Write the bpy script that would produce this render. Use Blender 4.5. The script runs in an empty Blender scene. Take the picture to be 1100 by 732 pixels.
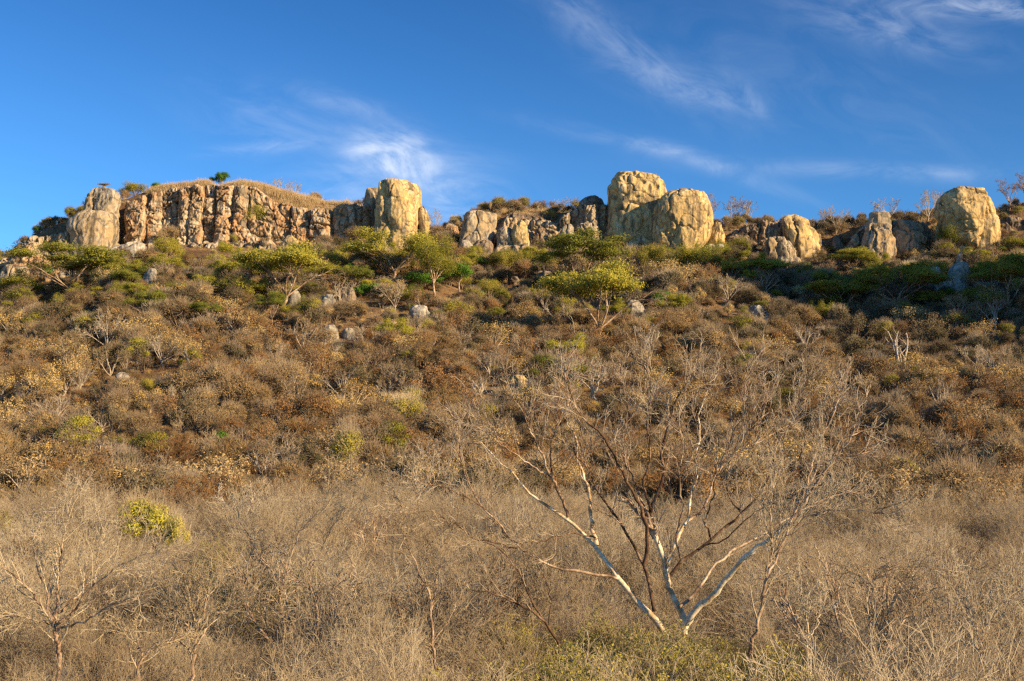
import bpy, math
import numpy as np
from mathutils import Vector

# ------------------------------------------------------------------ camera, world, sun, exposure
S = bpy.context.scene
F = 1400.0; PITCH = math.atan((520 - 366) / F); CP, SP = math.cos(PITCH), math.sin(PITCH)
cam_d = bpy.data.cameras.new('camera'); cam = bpy.data.objects.new('camera', cam_d)
S.collection.objects.link(cam)
cam_d.lens = 36.0 * F / 1100.0; cam_d.sensor_width = 36.0
cam_d.clip_start = 0.5; cam_d.clip_end = 20000
cam.location = (0, 0, 0); cam.rotation_euler = (math.pi / 2 + PITCH, 0, 0)
S.camera = cam

SUN_AZ = math.radians(29)      # measured from +X (picture right) towards the camera
SUN_EL = math.radians(20)
to_sun = Vector((math.cos(SUN_EL) * math.cos(SUN_AZ), -math.cos(SUN_EL) * math.sin(SUN_AZ), math.sin(SUN_EL)))
sun_d = bpy.data.lights.new('sun', 'SUN'); sun = bpy.data.objects.new('sun', sun_d)
S.collection.objects.link(sun)
sun_d.energy = 5.0; sun_d.angle = math.radians(0.5); sun_d.color = (1.0, 0.76, 0.46)
sun.rotation_euler = to_sun.to_track_quat('Z', 'Y').to_euler()

S.view_settings.view_transform = 'Standard'; S.view_settings.look = 'None'
S.view_settings.gamma = 1; S.view_settings.use_curve_mapping = False
S.view_settings.exposure = 0.88
S.render.engine = 'CYCLES'
S.cycles.max_bounces = 3; S.cycles.diffuse_bounces = 2; S.cycles.glossy_bounces = 1
S.cycles.transparent_max_bounces = 2; S.cycles.transmission_bounces = 1
S.cycles.use_denoising = False
S.cycles.pixel_filter_type = 'BLACKMAN_HARRIS'; S.cycles.filter_width = 1.4

def px_dir(px, py):
    a = (np.asarray(px, float) - 550) / F; b = (366 - np.asarray(py, float)) / F
    y = CP - b * SP; z = SP + b * CP
    return a / y, z / y                      # x/y and z/y
def at(px, py, Y):
    u, v = px_dir(px, py)
    return np.array([u * Y, Y, v * Y])

W = bpy.data.worlds.new('World'); S.world = W; W.use_nodes = True
nt = W.node_tree; nt.nodes.clear()
def N(t, nt_, **kw):
    n = nt_.nodes.new(t)
    for k, v in kw.items(): setattr(n, k, v)
    return n
def build_world():
    L = nt.links.new
    out = N('ShaderNodeOutputWorld', nt); bg = N('ShaderNodeBackground', nt)
    sky = N('ShaderNodeTexSky', nt); sky.sky_type = 'NISHITA'; sky.sun_disc = False
    sky.sun_elevation = SUN_EL
    sky.sun_rotation = math.radians(90) + SUN_AZ
    sky.altitude = 700; sky.air_density = 1.0; sky.dust_density = 0.15; sky.ozone_density = 3.0
    tc = N('ShaderNodeTexCoord', nt); sep = N('ShaderNodeSeparateXYZ', nt)
    L(tc.outputs['Generated'], sep.inputs[0])
    def M(op, a, b=None, c=None, clamp=False):
        n = N('ShaderNodeMath', nt, operation=op); n.use_clamp = clamp
        for i, v in enumerate((a, b, c)):
            if v is None: continue
            if isinstance(v, (int, float)): n.inputs[i].default_value = v
            else: L(v, n.inputs[i])
        return n.outputs[0]
    ysafe = M('MAXIMUM', sep.outputs[1], 0.05)
    u = M('DIVIDE', sep.outputs[0], ysafe); v = M('DIVIDE', sep.outputs[2], ysafe)
    front = M('GREATER_THAN', sep.outputs[1], 0.06)
    # deeper blue of a clear, dry sky: nishita tinted, more so with height
    tint = N('ShaderNodeMix', nt, data_type='RGBA', blend_type='MIX')
    hgt = N('ShaderNodeMapRange', nt); hgt.inputs['From Min'].default_value = 0.10; hgt.inputs['From Max'].default_value = 0.36
    L(sep.outputs[2], hgt.inputs['Value']); L(hgt.outputs[0], tint.inputs['Factor'])
    tint.inputs['A'].default_value = (0.44, 0.84, 1.16, 1); tint.inputs['B'].default_value = (0.20, 0.50, 0.80, 1)
    mul = N('ShaderNodeMix', nt, data_type='RGBA', blend_type='MULTIPLY'); mul.inputs['Factor'].default_value = 1
    L(sky.outputs[0], mul.inputs['A']); L(tint.outputs['Result'], mul.inputs['B'])
    side = N('ShaderNodeMapRange', nt); side.inputs['From Min'].default_value = -0.4; side.inputs['From Max'].default_value = 0.4
    side.inputs['To Min'].default_value = 1.14; side.inputs['To Max'].default_value = 0.93; L(sep.outputs[0], side.inputs['Value'])
    mul2 = N('ShaderNodeVectorMath', nt, operation='SCALE'); L(mul.outputs['Result'], mul2.inputs[0]); L(side.outputs[0], mul2.inputs['Scale'])
    # thin cirrus: streaked noise inside soft elongated areas of the sky
    total = None
    #        px   py   half len, half wid, angle(deg, + = down to right), strength, wisp scale
    wisps = [(432, 172, 46, 26, 22, 0.95, 3), (412, 157, 40, 7, -6, 0.6, 4), (460, 200, 90, 40, 20, 0.34, 3), (400, 195, 110, 26, -8, 0.22, 3),
             (305, 130, 90, 40, 12, 0.10, 4), (370, 112, 60, 12, 16, 0.14, 5), (300, 157, 75, 7, -5, 0.18, 5),
             (680, 60, 120, 26, 36, 0.12, 5), (735, 92, 90, 20, 18, 0.16, 6), (635, 22, 90, 26, 32, 0.09, 5), (800, 100, 30, 10, 50, 0.16, 5),
             (785, 186, 80, 9, 20, 0.22, 3), (700, 158, 110, 10, 12, 0.18, 4),
             (970, 185, 190, 10, 2, 0.18, 3), (1060, 8, 130, 14, 3, 0.34, 4), (950, 25, 110, 30, 14, 0.16, 4), (880, 95, 220, 50, 20, 0.05, 3)]
    for i, (px, py, hl, hw, ang, st, sc) in enumerate(wisps):
        cu, cv = px_dir(px, py); a = math.radians(-ang)
        du = M('SUBTRACT', u, float(cu)); dv = M('SUBTRACT', v, float(cv))
        s_ = M('ADD', M('MULTIPLY', du, math.cos(a)), M('MULTIPLY', dv, math.sin(a)))
        t_ = M('SUBTRACT', M('MULTIPLY', dv, math.cos(a)), M('MULTIPLY', du, math.sin(a)))
        s1 = M('MULTIPLY', s_, F / hl); t1 = M('MULTIPLY', t_, F / hw)
        r2 = M('ADD', M('MULTIPLY', s1, s1), M('MULTIPLY', t1, t1))
        g = M('POWER', 2.718, M('MULTIPLY', r2, -1.1))
        cmb = N('ShaderNodeCombineXYZ', nt)
        L(M('MULTIPLY', s_, sc * 2.2), cmb.inputs[0]); L(M('MULTIPLY', t_, sc * 5.0), cmb.inputs[1]); cmb.inputs[2].default_value = i * 3.7
        no = N('ShaderNodeTexNoise', nt); no.inputs['Scale'].default_value = 1.6; no.inputs['Detail'].default_value = 11
        no.inputs['Roughness'].default_value = 0.63; no.inputs['Distortion'].default_value = 0.9
        L(cmb.outputs[0], no.inputs['Vector'])
        mr = N('ShaderNodeMapRange', nt); mr.interpolation_type = 'SMOOTHSTEP'
        mr.inputs['From Min'].default_value = 0.33; mr.inputs['From Max'].default_value = 0.76
        L(no.outputs[0], mr.inputs['Value'])
        w = M('MULTIPLY', M('MULTIPLY', g, mr.outputs[0]), st * 1.25)
        total = w if total is None else M('ADD', total, w)
    total = M('MULTIPLY', M('MINIMUM', total, 0.92), front)
    cl = N('ShaderNodeMix', nt, data_type='RGBA', blend_type='MIX')
    L(total, cl.inputs['Factor']); L(mul2.outputs[0], cl.inputs['A'])
    cl.inputs['B'].default_value = (6.2, 6.6, 7.2, 1)
    L(cl.outputs['Result'], bg.inputs[0]); bg.inputs[1].default_value = 0.092
    L(bg.outputs[0], out.inputs[0])
build_world()

# ------------------------------------------------------------------ numpy helpers
RNG = np.random.default_rng(7)
def _hash(i, j, k, seed):
    h = (i.astype(np.int64) * 374761393 + j.astype(np.int64) * 668265263 + k.astype(np.int64) * 2147483647 + seed * 974634777) & 0xffffffff
    h = ((h ^ (h >> 13)) * 1274126177) & 0xffffffff
    h = ((h ^ (h >> 16)) * 2246822519) & 0xffffffff
    return ((h ^ (h >> 15)) & 0xffff) / 65535.0
def vnoise(p, seed=0):
    p = np.asarray(p, float); f = np.floor(p); t = p - f; t = t * t * (3 - 2 * t); f = f.astype(np.int64)
    r = 0
    for a in (0, 1):
        for b in (0, 1):
            for c in (0, 1):
                w = (t[..., 0] if a else 1 - t[..., 0]) * (t[..., 1] if b else 1 - t[..., 1]) * (t[..., 2] if c else 1 - t[..., 2])
                r = r + w * _hash(f[..., 0] + a, f[..., 1] + b, f[..., 2] + c, seed)
    return r * 2 - 1
def fbm(p, octv=4, seed=0, gain=0.5):
    p = np.asarray(p, float); r = 0; a = 1; s = 0
    for o in range(octv):
        r = r + a * vnoise(p, seed + o * 17); s += a; a *= gain; p = p * 2.03 + 11.3
    return r / s
def unit(v): return v / np.maximum(np.linalg.norm(v, axis=-1, keepdims=True), 1e-9)

def make_mesh(name, verts, quads=None, tris=None, smooth=True, mats=(), midx=None):
    me = bpy.data.meshes.new(name)
    nq = 0 if quads is None else len(quads); ntr = 0 if tris is None else len(tris)
    me.vertices.add(len(verts)); me.vertices.foreach_set('co', np.asarray(verts, np.float32).ravel())
    loops = []
    if nq: loops.append(np.asarray(quads).ravel())
    if ntr: loops.append(np.asarray(tris).ravel())
    if loops:
        loops = np.concatenate(loops).astype(np.int32)
        me.loops.add(len(loops)); me.loops.foreach_set('vertex_index', loops)
        me.polygons.add(nq + ntr)
        starts = np.concatenate([np.arange(nq) * 4, nq * 4 + np.arange(ntr) * 3]).astype(np.int32)
        me.polygons.foreach_set('loop_start', starts)
        try: me.polygons.foreach_set('loop_total', np.concatenate([np.full(nq, 4), np.full(ntr, 3)]).astype(np.int32))
        except Exception: pass
        me.polygons.foreach_set('use_smooth', np.full(nq + ntr, smooth, bool))
        for m in mats: me.materials.append(m)
        if midx is not None: me.polygons.foreach_set('material_index', np.asarray(midx, np.int32))
    me.update(calc_edges=True)
    return me

class Buf:
    """collects vertices, quads and triangles for one mesh"""
    def __init__(s): s.v = []; s.q = []; s.t = []; s.qm = []; s.tm = []; s.n = 0
    def add(s, v, q=None, t=None, m=0):
        v = np.asarray(v, float).reshape(-1, 3)
        if q is not None and len(q): s.q.append(np.asarray(q) + s.n); s.qm.append(np.full(len(q), m))
        if t is not None and len(t): s.t.append(np.asarray(t) + s.n); s.tm.append(np.full(len(t), m))
        s.v.append(v); s.n += len(v)
    def mesh(s, name, mats, smooth=True):
        q = np.concatenate(s.q) if s.q else None; t = np.concatenate(s.t) if s.t else None
        mi = np.concatenate((s.qm or [np.zeros(0)]) + (s.tm or [np.zeros(0)]))
        return make_mesh(name, np.concatenate(s.v), q, t, smooth, mats, mi)

def tubes(buf, P, R, k=3, m=0):
    """P (n, M, 3) branches, R (n, M) radii -> connected tubes"""
    n, M, _ = P.shape
    if n == 0: return
    T = np.empty_like(P); T[:, 1:-1] = P[:, 2:] - P[:, :-2]; T[:, 0] = P[:, 1] - P[:, 0]; T[:, -1] = P[:, -1] - P[:, -2]
    T = unit(T); mean = unit(P[:, -1] - P[:, 0])
    ref = np.zeros((n, 3)); ref[np.arange(n), np.argmin(np.abs(mean), axis=1)] = 1
    ref = np.repeat(ref[:, None], M, 1)
    A = unit(np.cross(T, ref)); B = np.cross(T, A)
    th = np.arange(k) * 2 * math.pi / k
    V = P[:, :, None] + R[:, :, None, None] * (A[:, :, None] * np.cos(th)[None, None, :, None] + B[:, :, None] * np.sin(th)[None, None, :, None])
    idx = np.arange(n * M * k).reshape(n, M, k)
    a = idx[:, :-1]; b = idx[:, 1:]
    q = np.stack([a, np.roll(a, -1, 2), np.roll(b, -1, 2), b], -1).reshape(-1, 4)
    buf.add(V.reshape(-1, 3), q, m=m)

def leaves(buf, C, size, rng, m=0, aspect=0.55, up=0.0, out=None):
    n = len(C)
    if n == 0: return
    if out is None:
        d = unit(rng.normal(size=(n, 3)) + np.array([0, 0, up])); e = unit(np.cross(d, rng.normal(size=(n, 3))))
    else:                                       # leaf blades face more or less outward from their clump
        nn = unit(out + rng.normal(size=(n, 3)) * 0.42); d = unit(np.cross(nn, rng.normal(size=(n, 3)))); e = np.cross(nn, d)
    s = size * rng.uniform(0.6, 1.35, (n, 1)); f = np.cross(d, e)
    V = np.stack([C - d * s, C + e * s * aspect + f * s * 0.15, C + d * s, C - e * s * aspect + f * s * 0.15], 1)
    q = np.arange(n * 4).reshape(n, 4)
    buf.add(V.reshape(-1, 3), q, m=m)

def grow(rng, start, dirs, length, rad, levels):
    """levels: dicts nseg, wob, trop, n, ang, lf, rf, t0. returns [(P, R)] per level"""
    out = []
    start = np.asarray(start, float); dirs = unit(np.asarray(dirs, float))
    length = np.broadcast_to(length, (len(start),)).astype(float); rad = np.broadcast_to(rad, (len(start),)).astype(float)
    for li, s in enumerate(levels):
        n = len(start); M = s['nseg'] + 1
        P = np.empty((n, M, 3)); P[:, 0] = start; d = dirs.copy(); D = np.empty((n, M, 3)); D[:, 0] = d
        for i in range(1, M):
            d = unit(d + rng.normal(size=(n, 3)) * s.get('wob', 0.15) + np.array([0, 0, s.get('trop', 0.05)]))
            P[:, i] = P[:, i - 1] + d * (length / s['nseg'])[:, None]; D[:, i] = d
        tt = np.linspace(0, 1, M)
        R = rad[:, None] * (1 - tt[None] * s.get('taper', 0.65))
        out.append((P, R))
        if li + 1 < len(levels): start, dirs, length, rad = spawn(rng, P, D, R, length, levels[li + 1])
    return out

def spawn(rng, P, D, R, length, s):
    n, M, _ = P.shape; c = s['n']
    t = (np.arange(c)[None] + rng.uniform(0, 1, (n, c))) / c
    t = s.get('t0', 0.25) + (1 - s.get('t0', 0.25)) * t
    f = t * (M - 1); i = np.minimum(f.astype(int), M - 2); w = f - i
    r = np.arange(n)[:, None]
    st = P[r, i] * (1 - w[..., None]) + P[r, i + 1] * w[..., None]
    dd = D[r, np.minimum(i + 1, M - 1)]
    perp = unit(np.cross(dd, rng.normal(size=dd.shape)))
    a = rng.uniform(*s.get('ang', (0.4, 0.9)), (n, c))[..., None]
    nd = dd * np.cos(a) + perp * np.sin(a)
    ln = length[:, None] * rng.uniform(*s.get('lf', (0.4, 0.7)), (n, c)) * (1.15 - 0.5 * t)
    rr = (R[r, i] * (1 - w) + R[r, i + 1] * w) * s.get('rf', 0.6)
    return st.reshape(-1, 3), nd.reshape(-1, 3), ln.ravel(), rr.ravel()

# ------------------------------------------------------------------ object helpers
col = S.collection
lib = bpy.data.collections.new('plant_library')           # sources for the mass plantings, not linked into the scene
def obj(name, me, parent=None, loc=None):
    o = bpy.data.objects.new(name, me); col.objects.link(o)
    if parent is not None: o.parent = parent
    if loc is not None: o.location = loc
    return o
def tag(o, label=None, cat=None, group=None, kind=None):
    if label: o['label'] = label
    if cat: o['category'] = cat
    if group: o['group'] = group
    if kind: o['kind'] = kind
    return o
def empty(name, loc=(0, 0, 0), rz=0, sc=1):
    o = bpy.data.objects.new(name, None); col.objects.link(o); o.location = loc; o.rotation_euler = (0, 0, rz)
    o.scale = (sc, sc, sc) if np.isscalar(sc) else sc
    return o
def place(proto, name, loc, rz, sc, label, cat, group=None):
    """proto: dict part name -> mesh. Always a new Empty with its parts (or one mesh object)"""
    if len(proto) == 1:
        o = obj(name, list(proto.values())[0], None, loc); o.rotation_euler = (0, 0, rz)
        o.scale = (sc, sc, sc) if np.isscalar(sc) else sc
    else:
        o = empty(name, loc, rz, sc)
        for k, me in proto.items(): obj(k, me, o)
    return tag(o, label, cat, group)

# ------------------------------------------------------------------ materials
def new_mat(name, rough=0.9):
    m = bpy.data.materials.new(name); m.use_nodes = True
    b = m.node_tree.nodes['Principled BSDF']; b.inputs['Roughness'].default_value = rough
    b.inputs['Specular IOR Level'].default_value = 0.15
    return m, m.node_tree, b
def ramp(nt_, stops):
    r = N('ShaderNodeValToRGB', nt_); e = r.color_ramp.elements
    while len(e) > len(stops): e.remove(e[-1])
    while len(e) < len(stops): e.new(0.5)
    for x, (p, c) in zip(e, stops): x.position = p; x.color = (*c, 1)
    return r
def plant_mat(name, cols, scale=1.2, translucent=0.0, jitter=0.5):
    """colour differs from plant to plant (object random) and a little within each plant"""
    m, t, b = new_mat(name); L = t.links.new
    oi = N('ShaderNodeObjectInfo', t); tc = N('ShaderNodeTexCoord', t)
    no = N('ShaderNodeTexNoise', t); no.inputs['Scale'].default_value = scale; no.inputs['Detail'].default_value = 3
    L(tc.outputs['Object'], no.inputs['Vector'])
    a = N('ShaderNodeMath', t, operation='MULTIPLY_ADD'); a.inputs[1].default_value = jitter; L(no.outputs[0], a.inputs[0])
    c = N('ShaderNodeMath', t, operation='MULTIPLY_ADD'); c.inputs[1].default_value = 0.9; c.inputs[2].default_value = -jitter * 0.5 + 0.05
    L(oi.outputs['Random'], c.inputs[0]); L(c.outputs[0], a.inputs[2])
    r = ramp(t, [(i / (len(cols) - 1), k) for i, k in enumerate(cols)]); L(a.outputs[0], r.inputs[0])
    L(r.outputs[0], b.inputs['Base Color'])
    if translucent:
        tr = N('ShaderNodeBsdfTranslucent', t); mx = N('ShaderNodeMixShader', t); mx.inputs[0].default_value = translucent
        L(r.outputs[0], tr.inputs[0]); L(b.outputs[0], mx.inputs[1]); L(tr.outputs[0], mx.inputs[2])
        L(mx.outputs[0], t.nodes['Material Output'].inputs[0])
    return m
M_twig = plant_mat('grey_twig', [(0.24, 0.175, 0.10), (0.42, 0.33, 0.205), (0.54, 0.44, 0.29), (0.32, 0.235, 0.14), (0.48, 0.37, 0.22)])
M_htwig = plant_mat('brown_twig', [(0.17, 0.115, 0.065), (0.31, 0.225, 0.13), (0.42, 0.32, 0.20), (0.23, 0.15, 0.085)])
M_stem = plant_mat('brown_stem', [(0.13, 0.09, 0.055), (0.24, 0.17, 0.11), (0.40, 0.32, 0.23), (0.18, 0.12, 0.08)])
M_tan = plant_mat('tan_foliage', [(0.29, 0.185, 0.075), (0.42, 0.28, 0.12), (0.23, 0.145, 0.065), (0.52, 0.37, 0.17), (0.15, 0.10, 0.05)], translucent=0.15)
M_gold = plant_mat('golden_foliage', [(0.58, 0.38, 0.11), (0.66, 0.48, 0.18), (0.48, 0.30, 0.09)], translucent=0.2)
M_rust = plant_mat('rust_foliage', [(0.30, 0.155, 0.06), (0.38, 0.21, 0.08), (0.19, 0.105, 0.045)], translucent=0.15)
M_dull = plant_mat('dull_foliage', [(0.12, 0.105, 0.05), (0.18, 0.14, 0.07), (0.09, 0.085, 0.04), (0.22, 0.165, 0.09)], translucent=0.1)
M_olive = plant_mat('olive_leaf', [(0.20, 0.20, 0.03), (0.38, 0.34, 0.045), (0.14, 0.16, 0.03), (0.48, 0.42, 0.06), (0.26, 0.25, 0.04)], translucent=0.25)
M_green = plant_mat('fresh_green_leaf', [(0.10, 0.21, 0.03), (0.16, 0.30, 0.04), (0.07, 0.15, 0.025)], translucent=0.3)
M_yellow = plant_mat('yellow_leaf', [(0.55, 0.48, 0.05), (0.62, 0.52, 0.09), (0.45, 0.42, 0.05)], translucent=0.25)
M_yg = plant_mat('yellow_green_leaf', [(0.34, 0.31, 0.05), (0.44, 0.36, 0.06), (0.27, 0.25, 0.05)], translucent=0.2)
M_pale = plant_mat('pale_bark', [(0.42, 0.34, 0.25), (0.54, 0.46, 0.36), (0.36, 0.28, 0.19)], scale=2)
M_ctwig = plant_mat('pale_crown_twig', [(0.28, 0.21, 0.14), (0.46, 0.38, 0.27), (0.36, 0.28, 0.19)])
M_grass = plant_mat('dry_grass', [(0.62, 0.44, 0.22), (0.72, 0.54, 0.30), (0.52, 0.35, 0.16)], translucent=0.2)

def bark_mat(name, light, dark, patch, thresh=(0.42, 0.60)):
    m, t, b = new_mat(name, 0.8); L = t.links.new
    tc = N('ShaderNodeTexCoord', t)
    n1 = N('ShaderNodeTexNoise', t); n1.inputs['Scale'].default_value = 2.2; n1.inputs['Detail'].default_value = 6; n1.inputs['Roughness'].default_value = 0.7
    n2 = N('ShaderNodeTexNoise', t); n2.inputs['Scale'].default_value = 11; n2.inputs['Detail'].default_value = 5
    L(tc.outputs['Object'], n1.inputs[0]); L(tc.outputs['Object'], n2.inputs[0])
    r1 = ramp(t, [(thresh[0], light), ((thresh[0] + thresh[1]) / 2, patch), (thresh[1], dark)]); L(n1.outputs[0], r1.inputs[0])
    r2 = ramp(t, [(0.35, (0.55, 0.5, 0.45)), (0.6, (1, 1, 1))]); L(n2.outputs[0], r2.inputs[0])
    mx = N('ShaderNodeMix', t, data_type='RGBA', blend_type='MULTIPLY'); mx.inputs['Factor'].default_value = 0.8
    L(r1.outputs[0], mx.inputs['A']); L(r2.outputs[0], mx.inputs['B']); L(mx.outputs['Result'], b.inputs['Base Color'])
    bp = N('ShaderNodeBump', t); bp.inputs['Strength'].default_value = 0.5; bp.inputs['Distance'].default_value = 0.02
    L(n2.outputs[0], bp.inputs['Height']); L(bp.outputs[0], b.inputs['Normal'])
    return m
M_white_bark = bark_mat('peeling_white_bark', (0.88, 0.77, 0.54), (0.32, 0.18, 0.09), (0.66, 0.46, 0.24), (0.45, 0.66))
M_dark_bark = bark_mat('dark_brown_bark', (0.46, 0.33, 0.22), (0.05, 0.03, 0.02), (0.16, 0.09, 0.05), (0.34, 0.60))
M_mid_bark = bark_mat('grey_brown_bark', (0.62, 0.49, 0.34), (0.17, 0.105, 0.07), (0.36, 0.24, 0.15), (0.40, 0.62))

def rock_mat(name, base, stain, pale, dark, stain_amt=0.5, pale_amt=0.5, dark_amt=0.5, bands=0.0):
    m, t, b = new_mat(name, 0.92); L = t.links.new
    tc = N('ShaderNodeTexCoord', t); oi = N('ShaderNodeObjectInfo', t)
    off = N('ShaderNodeVectorMath', t, operation='ADD'); L(tc.outputs['Object'], off.inputs[0])
    sc = N('ShaderNodeMath', t, operation='MULTIPLY'); sc.inputs[1].default_value = 57.0; L(oi.outputs['Random'], sc.inputs[0])
    cb = N('ShaderNodeCombineXYZ', t)
    for i in range(3): L(sc.outputs[0], cb.inputs[i])
    L(cb.outputs[0], off.inputs[1])
    def noise(scale, det=5, rough=0.6, stretch=None, dist=0.0):
        n = N('ShaderNodeTexNoise', t); n.inputs['Scale'].default_value = scale; n.inputs['Detail'].default_value = det
        n.inputs['Roughness'].default_value = rough; n.inputs['Distortion'].default_value = dist
        mp = N('ShaderNodeMapping', t); mp.inputs['Scale'].default_value = stretch or (1, 1, 1)
        L(off.outputs[0], mp.inputs[0]); L(mp.outputs[0], n.inputs[0]); return n.outputs[0]
    def mixc(fac, A, B, mode='MIX'):
        x = N('ShaderNodeMix', t, data_type='RGBA', blend_type=mode)
        if isinstance(fac, float): x.inputs['Factor'].default_value = fac
        else: L(fac, x.inputs['Factor'])
        for s, v in (('A', A), ('B', B)):
            if isinstance(v, tuple): x.inputs[s].default_value = (*v, 1)
            else: L(v, x.inputs[s])
        return x.outputs['Result']
    def rng_(v, a, c, amt=1.0):
        r = N('ShaderNodeMapRange', t); r.interpolation_type = 'SMOOTHSTEP'; r.inputs['From Min'].default_value = a; r.inputs['From Max'].default_value = c
        r.inputs['To Max'].default_value = amt; L(v, r.inputs['Value']); return r.outputs[0]
    streak = noise(0.50, 5, 0.62, (1, 1, 0.12)); streak2 = noise(0.75, 4, 0.6, (1, 1, 0.12))
    blot = noise(0.22, 6, 0.65, dist=0.6); fine = noise(1.1, 6, 0.65); spots = noise(0.38, 7, 0.75, dist=0.5)
    c = mixc(rng_(blot, 0.40, 0.58, stain_amt), base, stain)
    c = mixc(rng_(streak, 0.50, 0.60, stain_amt * 0.8), c, stain)
    c = mixc(rng_(spots, 0.52, 0.66, pale_amt), c, pale)
    c = mixc(rng_(streak2, 0.56, 0.66, pale_amt * 0.6), c, pale)
    c = mixc(rng_(noise(0.55, 6, 0.68, (1, 1, 0.18), 0.4), 0.52, 0.62, dark_amt), c, dark)
    fr = ramp(t, [(0.25, (0.50, 0.48, 0.45)), (0.5, (0.92, 0.92, 0.92)), (0.72, (1.25, 1.22, 1.18))]); L(fine, fr.inputs[0])
    c = mixc(0.85, c, fr.outputs[0], 'MULTIPLY')
    vo = N('ShaderNodeTexVoronoi', t); vo.feature = 'DISTANCE_TO_EDGE'; vo.inputs['Scale'].default_value = 0.42; vo.inputs['Randomness'].default_value = 1
    wv = N('ShaderNodeTexNoise', t); wv.inputs['Scale'].default_value = 0.6; wv.inputs['Detail'].default_value = 4; L(off.outputs[0], wv.inputs[0])
    wa = N('ShaderNodeVectorMath', t, operation='MULTIPLY_ADD'); L(wv.outputs['Color'], wa.inputs[0]); wa.inputs[1].default_value = (1.8, 1.8, 1.8); 
    mp2 = N('ShaderNodeMapping', t); mp2.inputs['Scale'].default_value = (1, 1, 0.6); L(off.outputs[0], mp2.inputs[0]); L(mp2.outputs[0], wa.inputs[2]); L(wa.outputs[0], vo.inputs['Vector'])
    ck = N('ShaderNodeMapRange', t); ck.interpolation_type = 'SMOOTHSTEP'; ck.inputs['From Min'].default_value = 0.0; ck.inputs['From Max'].default_value = 0.07; L(vo.outputs['Distance'], ck.inputs['Value'])
    inv_ = N('ShaderNodeMath', t, operation='MULTIPLY_ADD'); inv_.inputs[1].default_value = -0.7; inv_.inputs[2].default_value = 0.7; L(ck.outputs[0], inv_.inputs[0])
    c = mixc(inv_.outputs[0], c, dark)
    L(c, b.inputs['Base Color'])
    ad = N('ShaderNodeMath', t, operation='ADD'); L(fine, ad.inputs[0]); L(streak2, ad.inputs[1])
    bp = N('ShaderNodeBump', t); bp.inputs['Strength'].default_value = 0.7; bp.inputs['Distance'].default_value = 0.35
    L(ad.outputs[0], bp.inputs['Height']); L(bp.outputs[0], b.inputs['Normal'])
    return m
RM = {
 'gold': rock_mat('ochre_granite', (0.68, 0.48, 0.20), (0.46, 0.32, 0.14), (0.76, 0.66, 0.46), (0.15, 0.115, 0.075), 0.75, 0.6, 0.85),
 'grey': rock_mat('grey_granite', (0.40, 0.33, 0.23), (0.42, 0.28, 0.13), (0.60, 0.55, 0.46), (0.10, 0.085, 0.065), 0.6, 0.65, 0.75),
 'rust': rock_mat('iron_stained_granite', (0.50, 0.39, 0.25), (0.42, 0.22, 0.09), (0.64, 0.56, 0.43), (0.06, 0.045, 0.035), 0.75, 0.75, 0.85),
 'pale': rock_mat('lichen_grey_granite', (0.38, 0.34, 0.27), (0.34, 0.26, 0.16), (0.62, 0.58, 0.50), (0.12, 0.11, 0.10), 0.3, 0.8, 0.65),
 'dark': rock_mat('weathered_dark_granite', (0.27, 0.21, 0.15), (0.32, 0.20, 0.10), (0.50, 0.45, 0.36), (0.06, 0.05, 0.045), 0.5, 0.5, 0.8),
}

def ground_mat():
    m, t, b = new_mat('dry_litter_ground', 1.0); L = t.links.new
    tc = N('ShaderNodeTexCoord', t)
    n1 = N('ShaderNodeTexNoise', t); n1.inputs['Scale'].default_value = 0.12; n1.inputs['Detail'].default_value = 6
    n2 = N('ShaderNodeTexNoise', t); n2.inputs['Scale'].default_value = 2.5; n2.inputs['Detail'].default_value = 8; n2.inputs['Roughness'].default_value = 0.7
    L(tc.outputs['Object'], n1.inputs[0]); L(tc.outputs['Object'], n2.inputs[0])
    r = ramp(t, [(0.35, (0.17, 0.10, 0.055)), (0.5, (0.24, 0.15, 0.08)), (0.65, (0.30, 0.20, 0.115))]); L(n1.outputs[0], r.inputs[0])
    r2 = ramp(t, [(0.3, (0.45, 0.42, 0.4)), (0.6, (1.1, 1.08, 1.0))]); L(n2.outputs[0], r2.inputs[0])
    mx = N('ShaderNodeMix', t, data_type='RGBA', blend_type='MULTIPLY'); mx.inputs['Factor'].default_value = 1
    L(r.outputs[0], mx.inputs['A']); L(r2.outputs[0], mx.inputs['B']); L(mx.outputs['Result'], b.inputs['Base Color'])
    bp = N('ShaderNodeBump', t); bp.inputs['Strength'].default_value = 0.8; bp.inputs['Distance'].default_value = 0.3
    L(n2.outputs[0], bp.inputs['Height']); L(bp.outputs[0], b.inputs['Normal'])
    return m

# ------------------------------------------------------------------ terrain
def interp(x, xs, ys): return np.interp(x, xs, ys)
YN = [-50, 0, 20, 42, 70, 95, 112, 132, 160, 200, 228]
ZN = [-5.2, -5.2, -5.4, -5.4, -4.6, -3.3, -2.0, 1.8, 9.5, 23.0, 34.0]
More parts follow.
